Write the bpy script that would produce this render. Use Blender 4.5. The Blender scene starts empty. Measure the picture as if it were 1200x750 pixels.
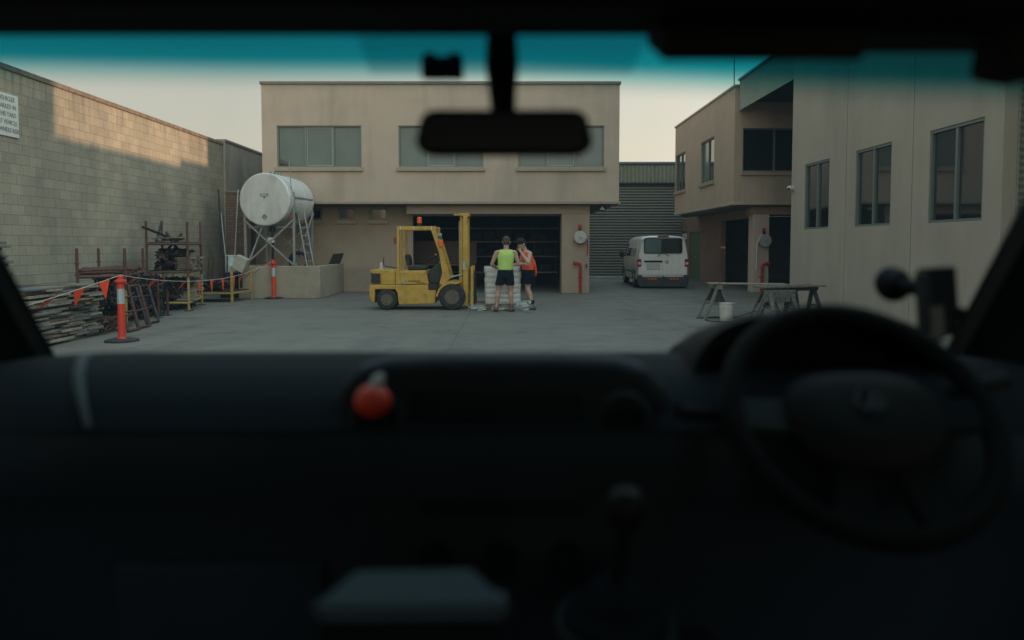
import bpy, bmesh, math, random
from mathutils import Vector, Matrix, Euler
R = math.radians
random.seed(7)
S = bpy.context.scene
COL = S.collection

# ------------------------------------------------------------------ camera, sky, sun, exposure
cam = bpy.data.objects.new('camera', bpy.data.cameras.new('camera')); COL.objects.link(cam)
PITCH = 2.93
cam.location = (0, 0, 1.6); cam.rotation_euler = (R(90-PITCH), 0, 0)
cd = cam.data; cd.sensor_width = 36; cd.lens = 36*860/1200
cd.shift_x = 5/1200; cd.shift_y = -44/1200
cd.clip_start = 0.05; cd.clip_end = 2000
cd.dof.use_dof = True; cd.dof.focus_distance = 21; cd.dof.aperture_fstop = 1.7
S.camera = cam

SUN_EL, SUN_AZ = 8.0, 36.4          # the sun is low, behind the camera and to its right
sun = bpy.data.objects.new('sun', bpy.data.lights.new('sun', 'SUN')); COL.objects.link(sun)
az = R(SUN_AZ); el = R(SUN_EL)
to_sun = Vector((math.cos(az)*math.cos(el), -math.sin(az)*math.cos(el), math.sin(el)))
sun.rotation_euler = to_sun.to_track_quat('Z', 'Y').to_euler()
sun.data.energy = 4.4; sun.data.angle = R(0.5); sun.data.color = (1.0, 0.60, 0.36)

w = bpy.data.worlds.new("World"); S.world = w; w.use_nodes = True
nt = w.node_tree; nt.nodes.clear()
sky = nt.nodes.new('ShaderNodeTexSky'); sky.sky_type = 'NISHITA'; sky.sun_disc = False
sky.sun_elevation = el; sky.sun_rotation = R(90+SUN_AZ)
sky.dust_density = 3.0; sky.air_density = 1.0; sky.ozone_density = 1.0
tint = nt.nodes.new('ShaderNodeMix'); tint.data_type = 'RGBA'; tint.blend_type = 'MIX'
tint.inputs[0].default_value = 0.62
# thin evening veil: warm and bright near the horizon, cool overhead, stronger towards the sun
gen = nt.nodes.new('ShaderNodeTexCoord'); sxyz = nt.nodes.new('ShaderNodeSeparateXYZ'); nt.links.new(gen.outputs['Generated'], sxyz.inputs[0])
vr = nt.nodes.new('ShaderNodeValToRGB'); nt.links.new(sxyz.outputs[2], vr.inputs[0])
ce = vr.color_ramp.elements; ce[0].position = 0.0; ce[0].color = (.82,.69,.525,1); ce[1].position = .75; ce[1].color = (.60,.84,.93,1)
q = ce.new(.28); q.color = (.67,.65,.565,1)
dot = nt.nodes.new('ShaderNodeVectorMath'); dot.operation = 'DOT_PRODUCT'; nt.links.new(gen.outputs['Generated'], dot.inputs[0]); dot.inputs[1].default_value = tuple(to_sun)
gl0 = nt.nodes.new('ShaderNodeMapRange'); gl0.inputs[1].default_value = -.2; gl0.inputs[2].default_value = 1; gl0.inputs[3].default_value = 10; gl0.inputs[4].default_value = 20
nt.links.new(dot.outputs['Value'], gl0.inputs[0])
vs = nt.nodes.new('ShaderNodeVectorMath'); vs.operation = 'SCALE'; nt.links.new(vr.outputs[0], vs.inputs[0]); nt.links.new(gl0.outputs[0], vs.inputs[3])
xg = nt.nodes.new('ShaderNodeMapRange'); xg.inputs[1].default_value = -.35; xg.inputs[2].default_value = .25; xg.inputs[3].default_value = .92; xg.inputs[4].default_value = 1.42
nt.links.new(sxyz.outputs[0], xg.inputs[0])
vs2 = nt.nodes.new('ShaderNodeVectorMath'); vs2.operation = 'SCALE'; nt.links.new(vs.outputs[0], vs2.inputs[0]); nt.links.new(xg.outputs[0], vs2.inputs[3])
nt.links.new(vs2.outputs[0], tint.inputs[7])
bg = nt.nodes.new('ShaderNodeBackground'); bg.inputs[1].default_value = 0.115
wo = nt.nodes.new('ShaderNodeOutputWorld')
nt.links.new(sky.outputs[0], tint.inputs[6]); nt.links.new(tint.outputs[2], bg.inputs[0]); nt.links.new(bg.outputs[0], wo.inputs[0])

S.view_settings.view_transform = 'Standard'; S.view_settings.look = 'None'
S.view_settings.exposure = 0.0; S.view_settings.gamma = 1.0; S.view_settings.use_curve_mapping = False
S.render.engine = 'CYCLES'
S.cycles.max_bounces = 7; S.cycles.diffuse_bounces = 3; S.cycles.glossy_bounces = 3
S.cycles.transparent_max_bounces = 12; S.cycles.transmission_bounces = 3
S.cycles.use_denoising = True; S.cycles.use_adaptive_sampling = True; S.cycles.adaptive_threshold = 0.015
S.cycles.caustics_reflective = False; S.cycles.caustics_refractive = False
S.cycles.sample_clamp_indirect = 4

# ------------------------------------------------------------------ helpers
def A(px, py, Y):
    """photo pixel + real distance -> point in metres (used to survey positions)"""
    p = R(PITCH); x = (px-595)/860; y = (331-py)/860
    b = math.cos(p)+y*math.sin(p); c = -math.sin(p)+y*math.cos(p)
    t = Y/b
    return Vector((x*t, Y, 1.6+c*t))

def G(px, py):
    p = R(PITCH); x = (px-595)/860; y = (331-py)/860
    b = math.cos(p)+y*math.sin(p); c = -math.sin(p)+y*math.cos(p)
    t = -1.6/c
    return Vector((x*t, b*t, 0))

class MB:
    def __init__(s): s.v = []; s.f = []
    def add(s, vs, fs):
        n = len(s.v); s.v += [Vector(v) for v in vs]; s.f += [tuple(i+n for i in f) for f in fs]; return s
    def box(s, x0, x1, y0, y1, z0, z1):
        if x0 > x1: x0, x1 = x1, x0
        if y0 > y1: y0, y1 = y1, y0
        if z0 > z1: z0, z1 = z1, z0
        return s.add([(x0,y0,z0),(x1,y0,z0),(x1,y1,z0),(x0,y1,z0),(x0,y0,z1),(x1,y0,z1),(x1,y1,z1),(x0,y1,z1)],
                     [(0,3,2,1),(4,5,6,7),(0,1,5,4),(1,2,6,5),(2,3,7,6),(3,0,4,7)])
    def obox(s, c, sx, sy, sz, rot=(0,0,0)):
        m = Euler(rot).to_matrix(); c = Vector(c)
        o = [(-1,-1,-1),(1,-1,-1),(1,1,-1),(-1,1,-1),(-1,-1,1),(1,-1,1),(1,1,1),(-1,1,1)]
        return s.add([c + m @ Vector((a*sx/2,b*sy/2,d*sz/2)) for a,b,d in o],
                     [(0,3,2,1),(4,5,6,7),(0,1,5,4),(1,2,6,5),(2,3,7,6),(3,0,4,7)])
    def bar(s, p, q, w, h=None, up=(0,0,1)):
        h = h or w; p = Vector(p); q = Vector(q); d = (q-p).normalized(); u = Vector(up)
        if abs(d.dot(u)) > .95: u = Vector((0,1,0)) if abs(d.y) < .9 else Vector((1,0,0))
        a = d.cross(u).normalized(); b = a.cross(d)
        vs = [e + a*(i*w/2) + b*(j*h/2) for e in (p,q) for i,j in ((-1,-1),(1,-1),(1,1),(-1,1))]
        return s.add(vs, [(0,1,2,3),(7,6,5,4),(0,4,5,1),(1,5,6,2),(2,6,7,3),(3,7,4,0)])
    def tube(s, p, q, r, r2=None, n=12, caps=True):
        r2 = r if r2 is None else r2; p = Vector(p); q = Vector(q); d = (q-p).normalized()
        u = Vector((0,0,1)) if abs(d.z) < .9 else Vector((1,0,0))
        a = d.cross(u).normalized(); b = a.cross(d)
        vs = []
        for e, rr in ((p,r),(q,r2)):
            for i in range(n):
                t = 2*math.pi*i/n; vs.append(e + a*(rr*math.cos(t)) + b*(rr*math.sin(t)))
        fs = [(i,i+n,(i+1)%n+n,(i+1)%n) for i in range(n)]
        if caps: fs += [tuple(range(n)), tuple(range(2*n-1,n-1,-1))]
        return s.add(vs, fs)
    def path(s, pts, r, n=8):
        pts = [Vector(p) for p in pts]; rings = []
        a = None
        for i, p in enumerate(pts):
            d = (pts[min(i+1,len(pts)-1)] - pts[max(i-1,0)]).normalized()
            if a is None:
                u = Vector((0,0,1)) if abs(d.z) < .9 else Vector((1,0,0)); a = d.cross(u).normalized()
            else:
                a = (a - d*a.dot(d)).normalized()
            b = d.cross(a); rr = r[i] if isinstance(r,(list,tuple)) else r
            rings.append([p + a*(rr*math.cos(2*math.pi*k/n)) + b*(rr*math.sin(2*math.pi*k/n)) for k in range(n)])
        return s.rings(rings)
    def rings(s, rings, caps=True, closed=False):
        n = len(rings[0]); vs = [v for r in rings for v in r]; fs = []
        m = len(rings)
        for j in range(m if closed else m-1):
            k = (j+1) % m
            for i in range(n): fs.append((j*n+i, j*n+(i+1)%n, k*n+(i+1)%n, k*n+i))
        if caps and not closed: fs += [tuple(range(n-1,-1,-1)), tuple(range((m-1)*n, m*n))]
        return s.add(vs, fs)
    def lathe(s, base, axis, prof, n=20, caps=True):
        base = Vector(base); d = Vector(axis).normalized()
        u = Vector((0,0,1)) if abs(d.z) < .9 else Vector((1,0,0)); a = d.cross(u).normalized(); b = a.cross(d)
        return s.rings([[base + d*h + a*(max(r,1e-4)*math.cos(2*math.pi*k/n)) + b*(max(r,1e-4)*math.sin(2*math.pi*k/n)) for k in range(n)] for h, r in prof], caps=caps)
    def ball(s, c, rx, ry=None, rz=None, n=14, m=9, rot=(0,0,0)):
        ry = ry or rx; rz = rz or rx; c = Vector(c); M = Euler(rot).to_matrix()
        rings = []
        for j in range(m+1):
            t = math.pi*(j/m); z = -math.cos(t); q = max(math.sin(t), .01)
            rings.append([c + M @ Vector((rx*q*math.cos(2*math.pi*k/n), ry*q*math.sin(2*math.pi*k/n), rz*z)) for k in range(n)])
        return s.rings(rings)
    def torus(s, c, axis, R1, r, n=32, m=10, a0=0, a1=2*math.pi):
        c = Vector(c); d = Vector(axis).normalized(); u = Vector((0,0,1)) if abs(d.z) < .9 else Vector((1,0,0))
        a = d.cross(u).normalized(); b = a.cross(d); full = abs(a1-a0-2*math.pi) < 1e-6
        rings = []
        for j in range(n + (0 if full else 1)):
            t = a0+(a1-a0)*j/n; e = a*math.cos(t)+b*math.sin(t)
            rings.append([c + e*(R1+r*math.cos(2*math.pi*k/m)) + d*(r*math.sin(2*math.pi*k/m)) for k in range(m)])
        return s.rings(rings, caps=not full, closed=full)
    def prism(s, pts, y0, y1, ax='y'):
        """outline in (x,z) pushed from y0 to y1 (ax='y'), or outline in (y,z) pushed along x (ax='x'), or (x,y) along z"""
        n = len(pts)
        if ax == 'y': vs = [(a,y0,b) for a,b in pts]+[(a,y1,b) for a,b in pts]
        elif ax == 'x': vs = [(y0,a,b) for a,b in pts]+[(y1,a,b) for a,b in pts]
        else: vs = [(a,b,y0) for a,b in pts]+[(a,b,y1) for a,b in pts]
        return s.add(vs, [tuple(range(n-1,-1,-1)), tuple(range(n,2*n))]+[(i,(i+1)%n,(i+1)%n+n,i+n) for i in range(n)])
    def panel(s, u0, u1, z0, z1, holes, fn, t):
        """a wall with rectangular holes; fn(u, z, d) -> point, d from 0 (face) to t (back)"""
        us = sorted({u0,u1,*[h[0] for h in holes],*[h[1] for h in holes]}); us = [u for u in us if u0 <= u <= u1]
        zs = sorted({z0,z1,*[h[2] for h in holes],*[h[3] for h in holes]}); zs = [z for z in zs if z0 <= z <= z1]
        def solid(i, j):
            if not (0 <= i < len(us)-1 and 0 <= j < len(zs)-1): return False
            u = (us[i]+us[i+1])/2; z = (zs[j]+zs[j+1])/2
            return not any(h[0] < u < h[1] and h[2] < z < h[3] for h in holes)
        for i in range(len(us)-1):
            for j in range(len(zs)-1):
                if not solid(i,j): continue
                a,b,c,d = us[i],us[i+1],zs[j],zs[j+1]
                V = [fn(a,c,0),fn(b,c,0),fn(b,d,0),fn(a,d,0),fn(a,c,t),fn(b,c,t),fn(b,d,t),fn(a,d,t)]
                F = [(0,1,2,3),(7,6,5,4)]
                if not solid(i,j-1): F.append((0,4,5,1))
                if not solid(i,j+1): F.append((3,2,6,7))
                if not solid(i-1,j): F.append((0,3,7,4))
                if not solid(i+1,j): F.append((1,5,6,2))
                s.add(V, F)
        return s
    def xf(s, m):
        s.v = [m @ v for v in s.v]; return s
    def build(s, name, mat, parent=None, bevel=0, smooth=False, kind=None, seg=2, weld=True):
        off = Vector(parent_world(parent)) if parent else Vector((0,0,0))
        me = bpy.data.meshes.new(name); me.from_pydata([tuple(v-off) for v in s.v], [], s.f)
        bm = bmesh.new(); bm.from_mesh(me)
        if weld: bmesh.ops.remove_doubles(bm, verts=bm.verts, dist=1e-5)
        bmesh.ops.recalc_face_normals(bm, faces=bm.faces); bm.to_mesh(me); bm.free()
        if isinstance(mat, (list,tuple)):
            for m_ in mat: me.materials.append(m_)
        elif mat: me.materials.append(mat)
        o = bpy.data.objects.new(name, me); COL.objects.link(o)
        if parent: o.parent = parent
        if kind: o['kind'] = kind
        if smooth:
            for p in me.polygons: p.use_smooth = True
            try: me.set_sharp_from_angle(angle=R(40 if smooth is True else smooth))
            except Exception: pass
        if bevel:
            b = o.modifiers.new('edge', 'BEVEL'); b.width = bevel; b.segments = seg; b.limit_method = 'ANGLE'; b.angle_limit = R(35)
            b.harden_normals = False
        return o

def parent_world(o):
    v = Vector((0,0,0))
    while o is not None: v = v + o.location; o = o.parent
    return v

def tag(o, label=None, cat=None, group=None, kind=None):
    if label: o['label'] = label
    if cat: o['category'] = cat
    if group: o['group'] = group
    if kind: o['kind'] = kind
    return o
def thing(name, label, cat, loc=(0,0,0), group=None, rz=0):
    o = bpy.data.objects.new(name, None); o.empty_display_size = .1; COL.objects.link(o)
    o.location = loc; o.rotation_euler = (0,0,rz)
    return tag(o, label, cat, group)
def copy_tree(o, parent=None):
    c = o.copy(); COL.objects.link(c)
    if parent is not None: c.parent = parent
    for ch in list(o.children): copy_tree(ch, c)
    return c
def text_mesh(txt, size, fn, extrude=0.002, align='CENTER', spacing=1.0):
    """letters as mesh data: fn maps (x, y, depth) of the flat text to a point"""
    cu = bpy.data.curves.new('lettering', 'FONT'); cu.body = txt; cu.size = size; cu.align_x = align; cu.align_y = 'CENTER'
    cu.extrude = extrude; cu.space_character = spacing; cu.resolution_u = 2
    o = bpy.data.objects.new('lettering', cu); COL.objects.link(o)
    dg = bpy.context.evaluated_depsgraph_get(); me = o.evaluated_get(dg).to_mesh()
    mb = MB(); mb.add([fn(v.co.x, v.co.y, v.co.z) for v in me.vertices], [tuple(p.vertices) for p in me.polygons])
    o.evaluated_get(dg).to_mesh_clear(); bpy.data.objects.remove(o); bpy.data.curves.remove(cu)
    return mb

# ------------------------------------------------------------------ materials
MATS = {}
def mat(name, col, rough=.6, metal=0, var=.12, scale=6, bump=0, bscale=60, spec=.5, dirt=None, dscale=1.2, damt=.5, coat=0, streak=False, detail=6):
    if name in MATS: return MATS[name]
    m = bpy.data.materials.new(name); m.use_nodes = True; n = m.node_tree; b = n.nodes['Principled BSDF']
    b.inputs['Roughness'].default_value = rough; b.inputs['Metallic'].default_value = metal
    b.inputs['Specular IOR Level'].default_value = spec; b.inputs['Coat Weight'].default_value = coat
    tc = n.nodes.new('ShaderNodeTexCoord')
    no = n.nodes.new('ShaderNodeTexNoise'); no.inputs['Scale'].default_value = scale; no.inputs['Detail'].default_value = detail; no.inputs['Roughness'].default_value = .6
    n.links.new(tc.outputs['Object'], no.inputs['Vector'])
    rp = n.nodes.new('ShaderNodeMapRange'); rp.inputs[1].default_value = .3; rp.inputs[2].default_value = .7
    rp.inputs[3].default_value = 1-var; rp.inputs[4].default_value = 1+var
    n.links.new(no.outputs[0], rp.inputs[0])
    mu = n.nodes.new('ShaderNodeMix'); mu.data_type = 'RGBA'; mu.blend_type = 'MULTIPLY'; mu.inputs[0].default_value = 1
    mu.inputs[6].default_value = (*col, 1); n.links.new(rp.outputs[0], mu.inputs[7])
    out = mu.outputs[2]
    if dirt:
        mp = n.nodes.new('ShaderNodeMapping'); mp.inputs['Scale'].default_value = (1,1,.18) if streak else (1,1,1)
        n.links.new(tc.outputs['Object'], mp.inputs[0])
        n2 = n.nodes.new('ShaderNodeTexNoise'); n2.inputs['Scale'].default_value = dscale; n2.inputs['Detail'].default_value = 8; n2.inputs['Roughness'].default_value = .65
        n.links.new(mp.outputs[0], n2.inputs['Vector'])
        r2 = n.nodes.new('ShaderNodeMapRange'); r2.inputs[1].default_value = .48; r2.inputs[2].default_value = .68; r2.inputs[3].default_value = 0; r2.inputs[4].default_value = damt
        n.links.new(n2.outputs[0], r2.inputs[0])
        mx = n.nodes.new('ShaderNodeMix'); mx.data_type = 'RGBA'; mx.inputs[7].default_value = (*dirt, 1)
        n.links.new(r2.outputs[0], mx.inputs[0]); n.links.new(out, mx.inputs[6]); out = mx.outputs[2]
    n.links.new(out, b.inputs['Base Color'])
    if bump:
        n3 = n.nodes.new('ShaderNodeTexNoise'); n3.inputs['Scale'].default_value = bscale; n3.inputs['Detail'].default_value = 4
        n.links.new(tc.outputs['Object'], n3.inputs['Vector'])
        bp = n.nodes.new('ShaderNodeBump'); bp.inputs['Strength'].default_value = bump; bp.inputs['Distance'].default_value = .01
        n.links.new(n3.outputs[0], bp.inputs['Height']); n.links.new(bp.outputs[0], b.inputs['Normal'])
    MATS[name] = m
    return m

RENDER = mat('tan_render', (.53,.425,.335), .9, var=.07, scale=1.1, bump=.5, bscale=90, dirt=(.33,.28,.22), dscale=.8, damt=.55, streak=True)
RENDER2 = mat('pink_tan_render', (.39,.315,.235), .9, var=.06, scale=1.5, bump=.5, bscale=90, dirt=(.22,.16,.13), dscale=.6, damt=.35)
PRECAST = mat('cream_precast_panel', (.42,.37,.295), .9, var=.05, scale=1.2, bump=.35, bscale=120, dirt=(.27,.24,.195), dscale=.75, damt=.36, streak=True)
CAP = mat('metal_capping', (.25,.26,.26), .5, .6, var=.1)
FRAME = mat('window_frame_sage', (.17,.22,.195), .45, .3, var=.08)
SILL = mat('sill_render', (.40,.32,.24), .85, var=.08, bump=.3)
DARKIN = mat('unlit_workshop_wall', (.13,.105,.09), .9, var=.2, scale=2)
def glass_mat(name, col, rough=.08, var=.1):
    m = mat(name, col, rough, 0, var=var, scale=1.1, spec=.6, detail=2); m.node_tree.nodes['Principled BSDF'].inputs['Coat Weight'].default_value = .4
    return m
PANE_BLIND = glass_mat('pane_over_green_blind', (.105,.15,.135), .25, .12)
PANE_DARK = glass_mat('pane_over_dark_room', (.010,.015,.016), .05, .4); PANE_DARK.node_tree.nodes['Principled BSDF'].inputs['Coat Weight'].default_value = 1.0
ROLL = mat('green_roller_steel', (.125,.117,.092), .55, .2, var=.1, dirt=(.12,.125,.1), dscale=.8, damt=.5)
FASC = mat('green_corrugated_steel', (.19,.21,.155), .5, .2, var=.1, dirt=(.1,.11,.085), dscale=.8, damt=.4)
STEEL_GALV = mat('galvanised_steel', (.33,.35,.35), .45, .7, var=.15, scale=12)
TANKM = mat('silver_painted_tank', (.64,.65,.62), .45, .1, var=.08, scale=3, dirt=(.26,.24,.21), dscale=2.2, damt=.35, streak=True)
RUST = mat('rusty_steel', (.10,.048,.034), .85, .2, var=.35, scale=14, bump=.5, dirt=(.07,.035,.025), dscale=8, damt=.7)
RUSTRED = mat('red_oxide_steel', (.125,.058,.042), .7, .2, var=.25, scale=14, dirt=(.09,.04,.03), dscale=8, damt=.6)
YELLOWP = mat('worn_yellow_paint', (.42,.30,.09), .55, 0, var=.15, scale=10, dirt=(.16,.1,.04), dscale=9, damt=.6)
FORKY = mat('forklift_yellow_paint', (.56,.34,.05), .5, 0, var=.08, scale=5, dirt=(.13,.09,.04), dscale=6, damt=.42, coat=.15, bump=.05, bscale=20)
RUBBER = mat('tyre_rubber', (.022,.022,.023), .8, var=.25, scale=20, bump=.3, dirt=(.07,.065,.06), dscale=10, damt=.5)
BLACKP = mat('black_plastic', (.015,.016,.018), .55, var=.2)
BLACKM = mat('black_metal', (.03,.03,.032), .5, .5, var=.2, dirt=(.09,.08,.07), dscale=10, damt=.4)
ORANGE = mat('fluoro_orange', (.85,.075,.018), .5, var=.08)
ORANGEL = mat('orange_lamp_lens', (.85,.12,.015), .15, var=.05)
REDP = mat('red_pipe_paint', (.42,.02,.018), .4, var=.12, dirt=(.15,.02,.015), dscale=6, damt=.5)
REDL = mat('red_lens', (.32,.012,.012), .15, var=.05)
WHITEP = mat('white_paint', (.80,.81,.80), .35, var=.05, coat=.3, dirt=(.42,.41,.38), dscale=2, damt=.25)
WHITEPL = mat('white_plastic', (.62,.62,.59), .5, var=.06, dirt=(.35,.34,.3), dscale=7, damt=.4)
WRAP = mat('stretch_wrap', (.62,.62,.58), .3, var=.08, scale=5, bump=.6, bscale=14, coat=.4)
CLEARW = mat('loose_clear_wrap', (.33,.36,.36), .22, var=.35, scale=9, bump=1.0, bscale=22, coat=.5)
TIMBER = [mat('weathered_timber_%s'%k, c, .9, var=.25, scale=9, bump=.4, dirt=d, dscale=7, damt=.6) for k,c,d in (
    ('pale',(.31,.26,.19),(.14,.12,.09)), ('tan',(.23,.17,.11),(.1,.08,.06)), ('grey',(.19,.18,.155),(.08,.08,.07)),
    ('dark',(.05,.047,.043),(.025,.024,.022)), ('blue_grey',(.13,.14,.135),(.06,.06,.055)))]
FOLI = mat('dark_green_netting', (.03,.045,.035), .8, var=.4, scale=20)

def cmu_material():
    m = bpy.data.materials.new('concrete_block'); m.use_nodes = True; n = m.node_tree; b = n.nodes['Principled BSDF']; b.inputs['Roughness'].default_value = .92
    tc = n.nodes.new('ShaderNodeTexCoord'); sp = n.nodes.new('ShaderNodeSeparateXYZ'); cb = n.nodes.new('ShaderNodeCombineXYZ')
    n.links.new(tc.outputs['Object'], sp.inputs[0]); n.links.new(sp.outputs[1], cb.inputs[0]); n.links.new(sp.outputs[2], cb.inputs[1])
    br = n.nodes.new('ShaderNodeTexBrick'); br.inputs['Scale'].default_value = 1; br.inputs['Brick Width'].default_value = .4; br.inputs['Row Height'].default_value = .2
    br.inputs['Mortar Size'].default_value = .006; br.inputs['Mortar Smooth'].default_value = .3; br.inputs['Bias'].default_value = 0
    br.inputs['Color1'].default_value = (.285,.262,.215,1); br.inputs['Color2'].default_value = (.355,.325,.265,1); br.inputs['Mortar'].default_value = (.185,.172,.14,1)
    wn = n.nodes.new('ShaderNodeTexNoise'); wn.inputs['Scale'].default_value = 6; wn.inputs['Detail'].default_value = 4; n.links.new(tc.outputs['Object'], wn.inputs['Vector'])
    wa = n.nodes.new('ShaderNodeVectorMath'); wa.operation = 'MULTIPLY_ADD'; n.links.new(wn.outputs['Color'], wa.inputs[0]); wa.inputs[1].default_value = (.03,.022,0); n.links.new(cb.outputs[0], wa.inputs[2])
    n.links.new(wa.outputs[0], br.inputs['Vector'])
    no = n.nodes.new('ShaderNodeTexNoise'); no.inputs['Scale'].default_value = .7; no.inputs['Detail'].default_value = 9; no.inputs['Roughness'].default_value = .7
    mp = n.nodes.new('ShaderNodeMapping'); mp.inputs['Scale'].default_value = (1,1,.45); n.links.new(tc.outputs['Object'], mp.inputs[0]); n.links.new(mp.outputs[0], no.inputs['Vector'])
    cr = n.nodes.new('ShaderNodeValToRGB'); cr.color_ramp.elements[0].position = .3; cr.color_ramp.elements[0].color = (.66,.68,.67,1)
    cr.color_ramp.elements[1].position = .62; cr.color_ramp.elements[1].color = (1.12,1.1,1.02,1)
    n.links.new(no.outputs[0], cr.inputs[0])
    mu = n.nodes.new('ShaderNodeMix'); mu.data_type = 'RGBA'; mu.blend_type = 'MULTIPLY'; mu.inputs[0].default_value = 1
    n.links.new(br.outputs[0], mu.inputs[6]); n.links.new(cr.outputs[0], mu.inputs[7])
    # fine pitting, and short drip stains under the capping
    n2 = n.nodes.new('ShaderNodeTexNoise'); n2.inputs['Scale'].default_value = 34; n2.inputs['Detail'].default_value = 5; n.links.new(tc.outputs['Object'], n2.inputs['Vector'])
    r2 = n.nodes.new('ShaderNodeMapRange'); r2.inputs[1].default_value = .3; r2.inputs[2].default_value = .7; r2.inputs[3].default_value = .86; r2.inputs[4].default_value = 1.12; n.links.new(n2.outputs[0], r2.inputs[0])
    m2 = n.nodes.new('ShaderNodeMix'); m2.data_type = 'RGBA'; m2.blend_type = 'MULTIPLY'; m2.inputs[0].default_value = 1
    n.links.new(mu.outputs[2], m2.inputs[6]); n.links.new(r2.outputs[0], m2.inputs[7])
    mp3 = n.nodes.new('ShaderNodeMapping'); mp3.inputs['Scale'].default_value = (1,5,.25); n.links.new(tc.outputs['Object'], mp3.inputs[0])
    n3 = n.nodes.new('ShaderNodeTexNoise'); n3.inputs['Scale'].default_value = 1.6; n3.inputs['Detail'].default_value = 4; n.links.new(mp3.outputs[0], n3.inputs['Vector'])
    r3 = n.nodes.new('ShaderNodeMapRange'); r3.inputs[1].default_value = .5; r3.inputs[2].default_value = .66; r3.inputs[3].default_value = 0; r3.inputs[4].default_value = .6; n.links.new(n3.outputs[0], r3.inputs[0])
    rz = n.nodes.new('ShaderNodeMapRange'); rz.inputs[1].default_value = 4.35; rz.inputs[2].default_value = 5.0; rz.inputs[3].default_value = 0; rz.inputs[4].default_value = 1; n.links.new(sp.outputs[2], rz.inputs[0])
    mm = n.nodes.new('ShaderNodeMath'); mm.operation = 'MULTIPLY'; n.links.new(r3.outputs[0], mm.inputs[0]); n.links.new(rz.outputs[0], mm.inputs[1])
    m3 = n.nodes.new('ShaderNodeMix'); m3.data_type = 'RGBA'; m3.inputs[7].default_value = (.10,.075,.055,1); n.links.new(mm.outputs[0], m3.inputs[0]); n.links.new(m2.outputs[2], m3.inputs[6])
    n.links.new(m3.outputs[2], b.inputs['Base Color'])
    bp = n.nodes.new('ShaderNodeBump'); bp.inputs['Strength'].default_value = .45; bp.inputs['Distance'].default_value = .008; bp.invert = True
    n.links.new(br.outputs['Fac'], bp.inputs['Height'])
    b2 = n.nodes.new('ShaderNodeBump'); b2.inputs['Strength'].default_value = .4; b2.inputs['Distance'].default_value = .006; n.links.new(n2.outputs[0], b2.inputs['Height']); n.links.new(bp.outputs[0], b2.inputs['Normal'])
    n.links.new(b2.outputs[0], b.inputs['Normal'])
    return m
CMU = cmu_material()

def brick_material():
    m = bpy.data.materials.new('brown_brick'); m.use_nodes = True; n = m.node_tree; b = n.nodes['Principled BSDF']; b.inputs['Roughness'].default_value = .9
    tc = n.nodes.new('ShaderNodeTexCoord'); sp = n.nodes.new('ShaderNodeSeparateXYZ'); cb = n.nodes.new('ShaderNodeCombineXYZ')
    ad = n.nodes.new('ShaderNodeMath'); n.links.new(tc.outputs['Object'], sp.inputs[0]); n.links.new(sp.outputs[0], ad.inputs[0]); n.links.new(sp.outputs[1], ad.inputs[1])
    n.links.new(ad.outputs[0], cb.inputs[0]); n.links.new(sp.outputs[2], cb.inputs[1])
    br = n.nodes.new('ShaderNodeTexBrick'); br.inputs['Scale'].default_value = 1; br.inputs['Brick Width'].default_value = .24; br.inputs['Row Height'].default_value = .086
    br.inputs['Mortar Size'].default_value = .008; br.inputs['Color1'].default_value = (.14,.09,.068,1); br.inputs['Color2'].default_value = (.19,.125,.095,1); br.inputs['Mortar'].default_value = (.07,.06,.052,1)
    n.links.new(cb.outputs[0], br.inputs['Vector']); n.links.new(br.outputs[0], b.inputs['Base Color'])
    return m
BRICK = brick_material()

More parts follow.
